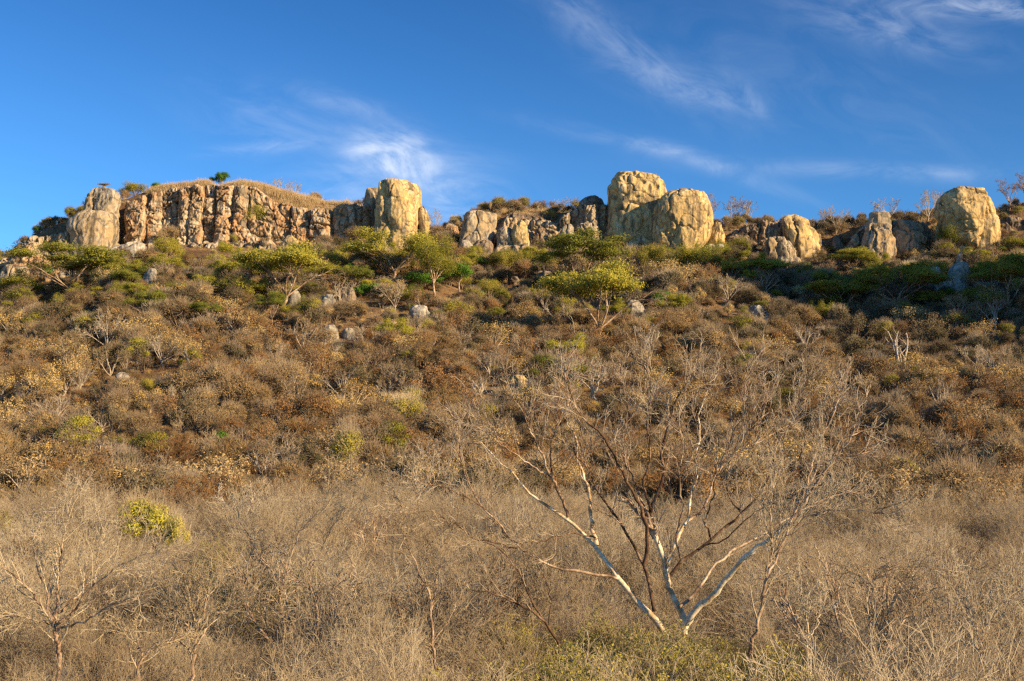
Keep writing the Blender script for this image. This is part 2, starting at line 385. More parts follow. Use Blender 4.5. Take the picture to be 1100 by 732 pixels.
# picture row of the foot of the rocks (at Y=260) and of the bare crest (at Y=282), by picture column
FX = [-500, -200, 0, 70, 130, 200, 300, 400, 470, 520, 600, 700, 800, 850, 940, 1040, 1100, 1300, 1700]
FY = [430, 350, 306, 290, 268, 263, 268, 266, 264, 282, 280, 278, 280, 291, 292, 282, 280, 285, 300]
CX = [-500, -200, 0, 40, 80, 105, 130, 160, 200, 260, 300, 330, 395, 430, 465, 500, 540, 600, 640, 680, 760, 800, 860, 900, 940, 990, 1040, 1085, 1150, 1400, 1700]
CY = [400, 335, 283, 252, 238, 228, 222, 214, 211, 210, 219, 229, 232, 250, 256, 252, 238, 240, 236, 248, 256, 252, 254, 254, 252, 246, 246, 236, 228, 240, 280]
def hgt(X, Y):
    X = np.asarray(X, float); Y = np.asarray(Y, float)
    Yc = np.clip(Y, 40, 400)
    px = 550 + X / np.maximum(Yc, 150) * F
    foot = px_dir(550, interp(px, FX, FY))[1] * 260
    crest = px_dir(550, interp(px, CX, CY))[1] * 282
    z = interp(Y, YN, ZN)
    # the slope follows the foot line sideways, more so the higher one is
    w = np.clip((Y - 112) / (228 - 112), 0, 1) ** 1.4
    z = z + w * (foot - 46.8) * 0.75
    t1 = np.clip((Y - 228) / 32, 0, 1); t2 = np.clip((Y - 262) / 9, 0, 1); t3 = np.clip((Y - 271) / 11, 0, 1)
    zt = foot * 1.0
    z = z * (1 - t1) + zt * t1
    t2 = t2 * t2 * (3 - 2 * t2)
    z = z * (1 - t2) + (crest - 0.6) * t2
    z = z + t3 * 0.6
    back = np.clip((Y - 284) / 200, 0, 1); back = back * back * (3 - 2 * back)
    z = z * (1 - back) + 8 * back
    far = np.clip((Y - 480) / 900, 0, 1); z = z - far * 40
    # bumps, small on the flat, larger on the hillside
    amp = 0.25 + 1.5 * np.clip((Y - 105) / 60, 0, 1) * (1 - np.clip((Y - 235) / 20, 0, 1) * 0.75)
    p = np.stack([X / 26, Y / 17, np.zeros_like(X + Y)], -1)
    z = z + fbm(p, 3, 5) * amp * 1.3
    z = z + np.clip((Y - 262) / 6, 0, 1) * np.clip((300 - Y) / 10, 0, 1) * fbm(np.stack([X / 6, Y / 6, X * 0 + 4.0], -1), 3, 19) * 1.1
    # unseen spur added on the right, outside the picture, shaped to shade the slope
    ds = (X - 144) * 0.86 + (Y - 182) * 0.5; dt = (Y - 182) * 0.86 - (X - 144) * 0.5
    sp = np.exp(-(ds / 27) ** 2 - (dt / 36) ** 2)
    z = z + 72 * sp
    return z
def terrain():
    # one sheet: fine where the photograph looks, coarse to the horizon
    xs = np.unique(np.concatenate([np.arange(-200, 240, 2.2), np.linspace(-200, -2500, 28), np.linspace(240, 2500, 28)]))
    ys = np.unique(np.concatenate([np.arange(-10, 300, 2.0), np.arange(258, 284, 1.0), np.linspace(300, 3500, 50), np.linspace(-10, -1500, 20)]))
    Xg, Yg = np.meshgrid(xs, ys); Z = hgt(Xg, Yg)
    nx, ny = len(xs), len(ys); idx = np.arange(nx * ny).reshape(ny, nx)
    q = np.stack([idx[:-1, :-1], idx[:-1, 1:], idx[1:, 1:], idx[1:, :-1]], -1).reshape(-1, 4)
    o = obj('ground', make_mesh('ground', np.stack([Xg, Yg, Z], -1).reshape(-1, 3), q, None, True, [ground_mat()]))
    tag(o, kind='structure')
terrain()
_YS = np.arange(12, 283, 0.5)
def hit(px, py, default=262):
    """where the ray through a picture point meets the ground"""
    u, v = px_dir(px, py)
    z = hgt(u * _YS, _YS); k = np.argmax(z >= v * _YS)
    Y = _YS[k] if (z >= v * _YS).any() else default
    return np.array([u * Y, Y, hgt(u * Y, Y)])
def pxof(X, Y, Z):
    # to picture pixels
    d = Y * CP + Z * SP; up = -Y * SP + Z * CP
    return 550 + F * X / d, 366 - F * up / d

# ------------------------------------------------------------------ rocks
NROCK = [0]
def rock(name, label, prof, Y, mat, depth=0.75, sq=2.6, rough=1.0, joints=0, vert=1.0, group=None, seed=None, cat='rock', turn=0.0, res=1.0, ledges=0.0, facets=9):
    """prof: (row, left, right) from top to bottom in picture pixels at distance Y; real size, own depth"""
    NROCK[0] += 1; rng = np.random.default_rng(NROCK[0] * 31 if seed is None else seed)
    prof = np.array(prof, float)
    zc = []
    for r in prof: 
        l = at(r[1], r[0], Y); q = at(r[2], r[0], Y); zc.append((l[2], l[0], q[0]))
    zc = np.array(zc)[::-1]                                   # bottom to top
    H = zc[-1, 0] - zc[0, 0]; Wm = (zc[:, 2] - zc[:, 1]).max()
    base_z = min(zc[0, 0] - max(1.2, 0.15 * H), float(hgt((zc[0, 1] + zc[0, 2]) / 2, Y - 2.0)) - 0.8)
    nv = int(np.clip(H * 7 * res, 26, 150)); nu = int(np.clip(Wm * 16 * res, 48, 220))
    v = np.linspace(0, 1, nv); zz = base_z + (zc[-1, 0] - base_z) * (1 - (1 - v) ** 1.25)
    # smooth the profile
    def ip(c):
        a = np.interp(zz, zc[:, 0], zc[:, c]); k = max(1, nv // 24)
        ker = np.ones(2 * k + 1) / (2 * k + 1)
        return np.convolve(np.pad(a, k, mode='edge'), ker, 'valid')
    Lx, Rx = ip(1), ip(2)
    cx = (Lx + Rx) / 2; hw = np.maximum((Rx - Lx) / 2, 0.02)
    hd = Wm / 2 * depth * (hw / (Wm / 2)) ** 0.7
    # round off the top edge: shrink the last rows to a cap
    cap = np.clip((v - 0.93) / 0.07, 0, 1); sh = np.sqrt(np.clip(1 - cap ** 2 * 0.999, 0, 1)); hw_ = hw * (0.25 + 0.75 * sh) * (sh > 0.05); hd_ = hd * sh
    th = np.linspace(0, 2 * math.pi, nu, endpoint=False)
    ct, st = np.cos(th), np.sin(th)
    rr = (np.abs(ct) ** sq + np.abs(st) ** sq) ** (-1 / sq)
    X = cx[:, None] + hw_[:, None] * (rr * ct)[None]; Yy = hd_[:, None] * (rr * st)[None]; Z = np.repeat(zz[:, None], nu, 1)
    P = np.stack([X, Yy, Z], -1)
    nrm = unit(np.stack([np.repeat((rr * ct / 1.0)[None], nv, 0), np.repeat((rr * st / depth)[None], nv, 0), np.repeat((v ** 6 * 1.5)[:, None], nu, 1)], -1))
    sz = min(Wm, H * 1.5); off = rng.uniform(0, 100, 3)
    # fracture faces: the mass is cut back to a few planes, which leaves flat faces and sharp edges
    mid = np.array([cx.mean(), 0, (zz[0] + zz[-1]) / 2]); ext = np.array([Wm / 2, hd.max(), (zz[-1] - zz[0]) / 2])
    for _ in range(facets):
        a_ = rng.uniform(0, 2 * math.pi); el = rng.normal() * 0.35
        nn = np.array([math.cos(a_) * math.cos(el), math.sin(a_) * math.cos(el), math.sin(el)])
        reach = ((P - mid) @ nn); c0 = np.quantile(reach, rng.uniform(0.80, 0.95)); over = np.maximum(reach - c0, 0)
        P = P - nn * (over * 0.8)[..., None]
    q = P / sz
    d = fbm(q * 1.5 + off, 2, 1) * 0.09 * sz + fbm(q * np.array([5, 5, 3.2 / vert]) + off, 4, 2, 0.6) * 0.055 * sz
    d += (np.abs(vnoise(q * np.array([5.5, 5.5, 0.9 / vert]) + off, 9)) - 0.3) * 0.034 * sz       # faint vertical fluting
    cr = fbm(q * np.array([2.6, 2.6, 1.6]) + off + 40, 3, 61); d -= np.exp(-(cr / 0.035) ** 2) * 0.045 * sz      # wandering cracks
    cr = fbm(q * np.array([2.2, 2.2, 4.4]) + off + 80, 3, 62); d -= np.exp(-(cr / 0.03) ** 2) * 0.030 * sz
    if name == 'cliff_block' and not ledges: ledges = 0.9
    if ledges:                                                             # horizontal bedding
        zl = P[..., 2] / sz * 6 + fbm(q * 1.5 + off, 2, 4) * 1.2
        fr = zl - np.floor(zl); d -= ledges * 0.06 * sz * np.exp(-((fr - 0.5) / 0.10) ** 2) * (vnoise(np.stack([np.floor(zl), q[..., 0] * 2, q[..., 1] * 0], -1), 8) > -0.3)
    if joints:                                                             # blocks: grooves between cells, cells stand at their own depth
        ns = joints; sd = np.stack([rng.uniform(P[..., 0].min(), P[..., 0].max(), ns), rng.uniform(-1, 1, ns) * hd.max(), rng.uniform(zz[0], zz[-1], ns)], -1)
        stz = np.array([1, 0.8, 0.5 / vert])
        Pw = P + np.stack([fbm(q * 4 + off, 2, 21), fbm(q * 4 + off, 2, 22), fbm(q * 4 + off, 2, 23)], -1) * 0.10 * sz
        D = np.linalg.norm((Pw[:, :, None] - sd[None, None]) * stz, axis=-1)
        o2 = np.argsort(D, axis=-1)[..., :2]; D2 = np.take_along_axis(D, o2, -1)
        g = D2[..., 1] - D2[..., 0]; w = 0.028 * sz
        d += rng.uniform(-0.06, 0.06, ns)[o2[..., 0]] * sz
        d -= 0.10 * sz * np.exp(-(g / w) ** 2)
    d += fbm(q * 22 + off, 3, 3) * 0.010 * sz
    fade = np.clip((1 - v) / 0.05, 0.0, 1)[:, None] * 0.75 + 0.25
    P = P + nrm * (d * rough * fade)[..., None]
    if turn:
        c_, s_ = math.cos(turn), math.sin(turn); xm = cx.mean()
        P[..., 0], P[..., 1] = (P[..., 0] - xm) * c_ - P[..., 1] * s_ + xm, (P[..., 0] - xm) * s_ + P[..., 1] * c_
    P[..., 1] += Y + hd.max() * 0.4
    org = np.array([cx[0], Y + hd.max() * 0.4, base_z]); V = (P - org).reshape(-1, 3)
    idx = np.arange(nv * nu).reshape(nv, nu); a = idx[:-1]; b_ = idx[1:]
    qd = np.stack([a, np.roll(a, -1, 1), np.roll(b_, -1, 1), b_], -1).reshape(-1, 4)
    top = idx[-1]; apex = V[top].mean(0) + np.array([0, 0, 0.02]); V = np.concatenate([V, apex[None]])
    tr = np.stack([top, np.roll(top, -1), np.full(nu, len(V) - 1)], -1)
    o = obj(name, make_mesh(name, V, qd, tr, True, [RM[mat]]), None, org)
    return tag(o, label, cat, group)

R_ = rock
# --- far left end
R_('boulder', 'golden topped cap of layered rock above the round grey boulder', [(199, 104, 112), (202, 97, 122), (207, 92, 128), (214, 85, 131), (221, 84, 131), (228, 85, 128)], 262, 'grey', 0.8, 3, 1.0, 9, ledges=1)
R_('boulder', 'big round grey boulder with a pale band under the layered cap', [(225.5, 92, 117), (227.5, 84, 122), (232, 77, 125), (240, 71, 126), (248, 70, 125), (256, 75, 123)], 256, 'grey', 0.9, 2.5, 0.6, 0, ledges=0.5, facets=3)
R_('rock', 'grey lichened slab low below the round grey boulder', [(256, 78, 112), (262, 72, 122), (272, 66, 126), (284, 62, 122)], 257, 'pale', 0.8, 3, 1.2, 8)
R_('rock', 'sloping blue grey slab left of the foot of the rusty cliff', [(257, 140, 150), (262, 128, 155), (270, 117, 158), (282, 112, 156), (292, 114, 150)], 256, 'pale', 0.9, 2.6, 1.0, 6)
R_('rock', 'broken orange brown rock on the left hillside', [(258, 26, 50), (264, 20, 58), (276, 14, 66), (290, 8, 66)], 254, 'rust', 0.9, 3, 1.4, 14, ledges=1)
R_('rock', 'brown jointed rock beside the broken orange brown rock', [(262, 50, 62), (270, 44, 70), (282, 42, 72), (292, 44, 70)], 256, 'dark', 0.9, 3, 1.4, 10)
R_('rock', 'small pale rock at the far left of the hillside', [(282, 4, 20), (290, 0, 26), (302, -4, 28)], 250, 'grey', 0.9, 3, 1.3, 8)
# --- cliffs: continuous jointed walls
def cells(p, seed):
    """2-D cellular noise: distance to the nearest and second cell point and the nearest cell's own number"""
    f = np.floor(p).astype(np.int64); d1 = np.full(p.shape[:-1], 9.0); d2 = d1.copy(); c = d1 * 0
    for i in (-1, 0, 1):
        for j in (-1, 0, 1):
            g = f + np.array([i, j]); k0 = g[..., 0] * 0
            q = g + np.stack([_hash(g[..., 0], g[..., 1], k0, seed), _hash(g[..., 0], g[..., 1], k0 + 1, seed)], -1)
            d = np.linalg.norm(p - q, axis=-1); nn = d < d1
            d2 = np.where(nn, d1, np.minimum(d2, d)); c = np.where(nn, _hash(g[..., 0], g[..., 1], k0 + 2, seed), c); d1 = np.where(nn, d, d1)
    return d1, d2, c
def cliff(name, label, top, bot, joints, Y, mat, seed, thick=7.0, relief=1.0, batter=0.8, cat='cliff', hj=3):
    rng = np.random.default_rng(seed); top = np.array(top, float); bot = np.array(bot, float)
    px = np.arange(top[0, 0], top[-1, 0] + .01, 0.55); n = len(px); k = F / Y
    if joints is None:
        joints = [top[0, 0]]
        while joints[-1] < top[-1, 0]: joints.append(joints[-1] + rng.uniform(6, 18))
    joints = np.array([-1e4] + list(joints) + [1e4], float); nb = len(joints) + 1
    def zrow(tab): return np.array([at(a, b, Y)[2] for a, b in zip(px, np.interp(px, tab[:, 0], tab[:, 1]))])
    bi = np.searchsorted(joints, px)
    zt = zrow(top) + rng.uniform(-0.45, 0.35, nb)[bi] + fbm(np.stack([px / 5, px * 0, px * 0 + seed], -1), 3, 2) * 0.55
    X = (px - 550) / F * Y / 1.0; X = np.array([at(a, 240, Y)[0] for a in px])
    zb = np.minimum(zrow(bot), hgt(X, X * 0 + Y - 3)) - 1.5
    nv = int(np.clip((zt - zb).max() / 0.16, 30, 150)); v = np.linspace(0, 1, nv)
    Z = zb[None] + (zt - zb)[None] * v[:, None]; PX = np.repeat(px[None], nv, 0)
    q3 = np.stack([PX / 14, Z / 5, PX * 0 + seed * 3.3], -1)
    xw = PX + 2.6 * fbm(q3, 3, 5) + 0.9 * fbm(q3 * 4, 2, 6)
    b_ = np.searchsorted(joints, xw); jl, jr = joints[b_ - 1], joints[b_]
    dl, dr = (xw - jl) / k, (jr - xw) / k; dist = np.minimum(dl, dr); near = np.where(dl < dr, b_ - 1, b_)
    gd = rng.uniform(0.3, 1.5, nb + 2)[near]; gw = rng.uniform(0.18, 0.42, nb + 2)[near]
    w = np.clip(jr - jl, 1, 40) / k; cc_ = np.clip(1 - (2 * dl / w - 1) ** 2, 0, 1)
    r = rng.uniform(-0.9, 1.0, nb + 1)[b_] * relief + 0.35 * np.sqrt(cc_) - gd * np.clip(0.45 + 1.3 * fbm(np.stack([near * 7.7, Z / 4.5, Z * 0 + seed], -1), 2, 31), 0, 1.3) * np.exp(-(dist / gw) ** 2)
    H = (zt - zb).mean(); zl = rng.uniform(0.15, 0.95, (nb + 2, hj)); zl.sort(axis=1)
    zv = v[:, None] + 0.05 * fbm(q3 * 1.5, 2, 9); tier = np.zeros_like(xw, int)
    for m in range(hj):
        lv = zl[b_, m]; tier += (zv > lv); r = r - rng.uniform(0.25, 0.7, nb + 2)[b_] * np.exp(-((zv - lv) * H / 0.20) ** 2)
    r = r + rng.uniform(-0.55, 0.55, (nb + 2, hj + 1))[b_, tier] * relief
    XX0 = np.repeat(X[None], nv, 0)
    for lv, dp in ((0.30, 0.7), (0.56, 0.45), (0.80, 0.6)):                 # bedding that runs on from block to block
        ln_ = lv + 0.07 * fbm(np.stack([PX / 40, PX * 0, PX * 0 + seed + lv], -1), 3, 71); am = np.clip(0.5 + 1.4 * fbm(np.stack([PX / 22, PX * 0 + lv * 9, PX * 0], -1), 2, 72), 0, 1.2)
        r = r - dp * am * np.exp(-((zv - ln_) * H / 0.22) ** 2) - 0.35 * am * (zv > ln_)
    P3 = np.stack([XX0 / 1.6, Z / 2.2, Z * 0 + seed], -1)
    r = r + fbm(P3, 4, 12, 0.6) * 0.75 + fbm(P3 * 5, 3, 13) * 0.15
    for sx, sz_, am in ((3.0, 3.0, 0.60), (1.2, 1.2, 0.30)):
        wq = np.stack([XX0 / sx + 0.35 * fbm(P3, 2, 41), Z / sz_ + 0.35 * fbm(P3, 2, 42)], -1); e1, e2, cid = cells(wq, seed)
        r = r + (cid - 0.5) * am * 1.5 * np.clip((e2 - e1) / 0.10, 0, 1) - am * 0.5 * np.exp(-((e2 - e1) / 0.05) ** 2)
    cr = fbm(P3 * 0.45 + 9, 3, 14); r = r - np.exp(-(cr / 0.03) ** 2) * 0.5
    d = np.clip((zt[None] - Z) / 0.8, 0, 1); r = r - 0.9 * (1 - np.sqrt(1 - (1 - d) ** 2))
    ed = np.minimum(px - px[0], px[-1] - px) / k; e = np.clip(1 - ed / 2.5, 0, 1) ** 2 * 4.5
    YY = Y - r - batter * (1 - v[:, None]) + e[None]
    XX = np.repeat(X[None], nv, 0)
    rows = [np.stack([XX, YY, Z], -1)]
    for t in np.linspace(0.12, 1, 9):
        rows.append(np.stack([X, YY[-1] + t * thick, zt + 0.25 * fbm(np.stack([X / 1.5, X * 0 + t * 4, X * 0], -1), 2, 3)], -1)[None])
    rows.append(np.stack([X, YY[-1] + thick + .3, zb], -1)[None])
    P = np.concatenate(rows); org = np.array([X.mean(), Y, zb.min()])
    idx = np.arange(P.shape[0] * n).reshape(P.shape[0], n)
    q = np.stack([idx[:-1, :-1], idx[:-1, 1:], idx[1:, 1:], idx[1:, :-1]], -1).reshape(-1, 4)
    return tag(obj(name, make_mesh(name, (P - org).reshape(-1, 3), q, None, True, [RM[mat]]), None, org), label, cat)
cliff('cliff', 'long rusty and grey jointed cliff under the dry grass, left of the tall column', [(126, 224), (131, 214), (150, 209), (156, 204), (188, 201), (200, 198), (225, 197), (250, 196.5), (266, 198), (280, 205), (292, 214), (310, 218), (318, 219), (333, 221), (357, 221), (392, 218), (404, 226)],
      [(126, 262), (404, 272)], [126, 134, 156, 172, 190, 202, 217, 231, 248, 264, 291, 312, 333, 356, 390, 404], 262.5, 'rust', 11, hj=3)
cliff('rock_ledge', 'broken grey ledge running along the foot of the rusty cliff', [(60, 268), (72, 259), (112, 258), (128, 262), (150, 260), (190, 262), (240, 259), (290, 260), (330, 264), (372, 266), (392, 272)], [(60, 296), (392, 296)], None, 257.5, 'grey', 12, thick=5.5, batter=2.6, cat='rock ledge', hj=2)
cliff('cliff', 'stepped dark rock wall below the left skyline scrub', [(-20, 288), (8, 274), (28, 256), (52, 250), (72, 246), (84, 246)], [(-20, 320), (84, 285)], None, 255, 'grey', 13, thick=12, batter=3.0, relief=1.3, hj=4)
cliff('cliff', 'shadowed crag wall linking the tan tower with the taller dome', [(530, 242), (545, 234), (575, 233), (598, 238), (612, 228), (622, 220), (654, 218), (662, 228)], [(530, 285), (662, 285)], None, 262, 'grey', 14, relief=1.4)
cliff('cliff', 'broken brown wall between the lower dome and the split crag', [(758, 246), (775, 252), (790, 252), (802, 240), (820, 236), (842, 236), (856, 242), (884, 250), (892, 262)], [(758, 286), (892, 292)], None, 262, 'dark', 15, relief=1.5)
cliff('cliff', 'low dark wall behind the sloping rib', [(900, 272), (918, 254), (935, 238), (962, 235), (990, 236), (1004, 246), (1014, 254)], [(900, 292), (1014, 288)], None, 263, 'grey', 16, relief=1.2)
cliff('rock_ledge', 'low broken ledge under the blocky tan tower and round boulders', [(484, 282), (496, 272), (530, 268), (575, 272), (600, 280)], [(484, 296), (600, 296)], None, 256.5, 'grey', 17, thick=5, batter=2, cat='rock ledge', hj=2)
R_('boulder', 'small grey boulder high on the cliff edge', [(198, 258, 264), (202, 256, 268), (208, 255, 268), (214, 257, 267)], 263, 'grey', 0.9, 3, 0.9, 3)
R_('boulder', 'small brown boulder split from its grey neighbour on the cliff edge', [(199, 269, 273), (203, 268, 276), (209, 268, 276), (214, 269, 275)], 263, 'gold', 0.9, 3, 0.9, 2)
R_('boulder', 'small grey brown boulder behind the left edge of the tall column', [(201, 394, 402), (205, 389, 410), (214, 388, 412), (222, 389, 412)], 265, 'grey', 0.9, 2.6, 0.9, 3)
R_('boulder', 'golden faced boulder below the cliff in front of the layered ledge', [(253, 308, 318), (257, 304, 324), (266, 302, 327), (278, 301, 328)], 252, 'gold', 0.9, 2.6, 0.9, 4)
R_('rock', 'grey rock half hidden beside the golden faced boulder', [(262, 290, 300), (270, 286, 304), (282, 285, 305)], 252, 'dark', 0.9, 3, 1.1, 5)
# --- tall column
R_('rock_column', 'tall isolated column of golden granite right of the cliff', [(192.8, 408, 432), (194, 404, 441), (197, 402, 446), (203, 400.5, 449), (213, 400, 451), (225, 399, 453), (240, 399, 454), (252, 399, 455), (266, 399, 455)], 258, 'gold', 0.85, 2.9, 0.75, 2, vert=3, res=1.3, cat='rock column', facets=4)
R_('rock_column', 'narrow golden buttress on the right side of the tall column', [(221, 452, 457), (225, 449, 461), (240, 449, 463), (257, 450, 462)], 259, 'gold', 1.1, 2.8, 1.0, 3, vert=3, cat='rock column')
R_('boulder', 'small orange brown boulder alone on the skyline right of the tall column', [(240, 480, 488), (243, 476, 492), (249, 475, 493), (256, 475, 493)], 266, 'rust', 0.9, 2.7, 0.9, 3)
# --- middle group
R_('rock_tower', 'blocky tan tower with a level top left of the dark bushy ridge', [(224.5, 506, 518), (226, 502, 534), (230, 498, 535), (240, 496, 535), (256, 494, 534), (264, 492, 532)], 258, 'grey', 0.85, 3.4, 0.75, 8, res=1.2, cat='rock tower')
R_('rock', 'grey split foot of the blocky tan tower', [(258, 495, 506), (264, 491, 512), (276, 490, 514), (284, 490, 514)], 255, 'pale', 0.9, 3, 1.0, 5, vert=2)
R_('rock', 'brown overhanging rock at the right foot of the blocky tan tower', [(257, 514, 528), (264, 510, 530), (280, 510, 530)], 256, 'dark', 0.9, 3, 1.1, 5)
R_('boulder', 'round boulder with a white vertical streak right of the tan tower', [(243, 540, 548), (247, 534, 553), (256, 532, 554), (268, 533, 553)], 257, 'grey', 0.9, 2.5, 0.9, 4)
R_('boulder', 'ochre faced round boulder next to the white streaked one', [(236, 554, 563), (240, 551, 567), (252, 549, 570), (262, 551, 570), (266, 552, 569)], 256, 'gold', 0.9, 2.4, 0.8, 4)
R_('rock', 'tan cracked pedestal under the two round boulders', [(262, 534, 572), (270, 528, 576), (286, 528, 578)], 255, 'grey', 0.7, 3, 1.1, 10, vert=2)
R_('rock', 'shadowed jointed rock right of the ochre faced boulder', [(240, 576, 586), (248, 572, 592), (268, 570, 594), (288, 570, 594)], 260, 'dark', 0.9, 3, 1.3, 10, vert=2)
R_('rock', 'dark low crest of rock under the skyline scrub', [(230, 545, 575), (236, 536, 590), (250, 534, 600)], 267, 'dark', 0.6, 3, 1.3, 10)
R_('boulder', 'upright oval tan boulder left of the umbrella crowned tree', [(240, 607, 613), (245, 603, 616), (256, 598, 617), (270, 595, 615), (284, 595, 614)], 257, 'grey', 0.9, 2.5, 0.8, 4)
R_('rock', 'speckled grey rock right of the upright oval boulder', [(239, 624, 638), (246, 619, 642), (262, 616, 646), (284, 615, 648)], 258, 'grey', 0.8, 2.9, 1.2, 10)
R_('rock', 'high dark crag at the left shoulder of the taller dome', [(208, 634, 648), (211, 622, 652), (222, 619, 655), (240, 620, 656)], 264, 'dark', 0.7, 3.2, 1.2, 12)
# --- domes
R_('granite_dome', 'taller of the two golden domes', [(182.4, 675, 684), (184, 669, 698), (187, 664, 712), (191, 660, 719), (197, 656, 725), (205, 654.5, 729), (218, 654, 731), (235, 652, 731), (255, 649, 728), (272, 648, 725), (284, 648, 722)], 260, 'gold', 0.85, 2.5, 0.9, 0, vert=2, res=1.4, facets=4, cat='rock dome')
R_('granite_dome', 'lower rounder golden dome in front of the taller dome', [(203.3, 727, 742), (205, 719, 751), (209, 713, 757), (215, 708, 761), (224, 703, 763), (240, 701, 765), (256, 699, 763), (270, 700, 752), (280, 704, 745)], 253, 'gold', 0.9, 2.5, 0.8, 0, vert=2, res=1.4, facets=2, cat='rock dome')
R_('rock', 'narrow brown rib of rock on the right side of the lower dome', [(238, 762, 770), (242, 760, 775), (252, 759, 779), (266, 758, 781)], 259, 'gold', 1.0, 2.8, 1.3, 6, vert=2)
R_('rock', 'pale grey slanting rock in the shade right of the lower dome', [(262, 762, 776), (268, 756, 780), (284, 752, 778)], 253, 'pale', 0.9, 2.8, 1.1, 5)
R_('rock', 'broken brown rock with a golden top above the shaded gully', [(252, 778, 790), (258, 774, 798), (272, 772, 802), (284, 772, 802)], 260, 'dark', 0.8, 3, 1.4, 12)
R_('rock', 'low knobbly crest of golden brown rock left of the split crag', [(235, 822, 832), (239, 808, 838), (245, 800, 840), (256, 799, 842), (266, 800, 842)], 263, 'rust', 0.6, 3, 1.3, 12)
# --- right group
R_('rock', 'split crag with grey face and golden right side on the skyline', [(228, 851, 860), (231, 845, 867), (236, 841, 874), (244, 840, 879), (252, 841, 884), (260, 842, 884)], 260, 'gold', 0.8, 2.8, 0.9, 6, vert=2)
R_('rock', 'mottled grey buttress with an ochre top under the split crag', [(253, 828, 842), (256, 822, 848), (264, 820, 856), (276, 818, 860), (292, 820, 862)], 256, 'grey', 0.8, 3, 1.1, 10, vert=2)
R_('boulder', 'rounded cap boulder perched on the sloping rib', [(227, 938, 950), (229, 933, 955), (234, 932, 957), (241, 932, 957)], 261, 'grey', 0.9, 2.8, 0.9, 3)
R_('rock', 'long sloping grey brown rib running down from the cap boulder', [(238, 932, 960), (250, 928, 964), (266, 924, 964), (280, 921, 960), (290, 919, 954)], 258, 'grey', 0.8, 2.8, 1.0, 9, vert=2, res=1.2)
R_('rock', 'smooth grey shoulder right of the sloping rib', [(234, 962, 984), (236, 958, 989), (250, 956, 990), (266, 956, 988)], 261, 'grey', 0.8, 2.8, 0.8, 5)
R_('rock', 'pale slab lying at the foot of the sloping rib', [(289, 920, 945), (294, 917, 952), (300, 917, 950)], 250, 'pale', 0.9, 3, 1.0, 4)
R_('granite_dome', 'bulging golden dome at the right with a fractured brow', [(202.6, 1028, 1048), (204, 1021, 1057), (208, 1015, 1064), (214, 1011, 1069), (224, 1009, 1073), (236, 1009, 1075), (246, 1011, 1074), (258, 1013, 1066), (270, 1014, 1058), (280, 1016, 1054)], 257, 'gold', 0.85, 2.5, 0.95, 3, vert=1.2, res=1.4, facets=4, cat='rock dome')
R_('boulder', 'small golden boulder leaning on the right side of the bulging dome', [(229, 1054, 1070), (232, 1050, 1074), (242, 1048, 1076), (254, 1048, 1075), (266, 1048, 1072)], 255.5, 'gold', 0.9, 2.6, 0.8, 0, facets=3)
R_('boulder', 'small round grey stone at the foot of the bulging dome', [(271, 1029, 1034), (274, 1026, 1037), (281, 1026, 1037)], 247, 'pale', 0.9, 2.3, 0.6, 0)
R_('boulder', 'white boulder below the bulging dome, the right one of a close trio', [(281, 1026, 1036), (284, 1022, 1041), (294, 1021, 1043), (303, 1022, 1042)], 236, 'pale', 0.9, 2.5, 0.7, 0, facets=3)
R_('boulder', 'white boulder below the bulging dome, the left one of a close trio', [(286, 1002, 1008), (290, 997, 1011), (300, 995, 1012), (306, 996, 1012)], 236, 'pale', 0.9, 2.7, 0.9, 0, facets=3)
R_('boulder', 'lowest white split boulder of the close trio', [(297, 1002, 1030), (302, 998, 1036), (316, 996, 1038)], 233.5, 'pale', 0.8, 3, 1.0, 5)
# --- loose stones on the slope, sitting where the picture shows them
def stone(px0, px1, y0, y1, mt, label, name='boulder', **k):
    w = px1 - px0; h = y1 - y0
    p = hit((px0 + px1) / 2, y1)
    k.setdefault('facets', 7)
    R_(name, label, [(y0, px0 + w * .32, px1 - w * .32), (y0 + h * .12, px0 + w * .16, px1 - w * .16), (y0 + h * .4, px0 + w * .03, px1 - w * .03), (y1, px0, px1), (y1 + h * .3, px0, px1)], p[1] - 0.5, mt, 0.9, k.get('sq', 2.6), 1.0, k.get('j', 3), res=1.3)
stone(671, 693, 322, 340, 'pale', 'white boulder beside the bright green bush below the domes')
stone(803, 827, 327, 345, 'pale', 'white boulder alone on the shaded slope right of the domes')
stone(148, 170, 288, 312, 'pale', 'grey boulder pair below the left end of the cliff', j=5)
stone(304, 326, 311, 332, 'pale', 'upright grey boulder behind the flat crowned tree trunk', j=3)
stone(340, 362, 317, 334, 'pale', 'streaked grey boulder among thin pale trunks', j=4)
stone(358, 384, 308, 330, 'dark', 'dark grey rock mass behind thin pale trunks', j=5)
stone(438, 467, 327, 342, 'pale', 'flat pale boulder left of the yellow green bush')
stone(346, 365, 349, 366, 'pale', 'pale boulder right of the vase shaped bare tree', j=4)
stone(366, 382, 352, 364, 'pale', 'low grey stone next to the pale boulder pair')
stone(543, 571, 402, 428, 'gold', 'golden boulder half covered by twigs in the middle of the slope', j=4)
stone(345, 366, 447, 462, 'pale', 'pale stone low on the slope behind the yellow brown bush')
stone(124, 140, 399, 410, 'pale', 'small bluish stone on the left slope')
stone(4, 22, 362, 378, 'dark', 'small dark rock at the left edge of the slope', j=4)
stone(455, 474, 372, 384, 'dark', 'small dark stone above the yellow green bush on the slope')
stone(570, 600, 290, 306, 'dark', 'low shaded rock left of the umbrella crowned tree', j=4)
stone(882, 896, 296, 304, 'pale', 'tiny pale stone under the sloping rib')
stone(545, 560, 296, 306, 'dark', 'small shaded rock below the tan cracked pedestal')
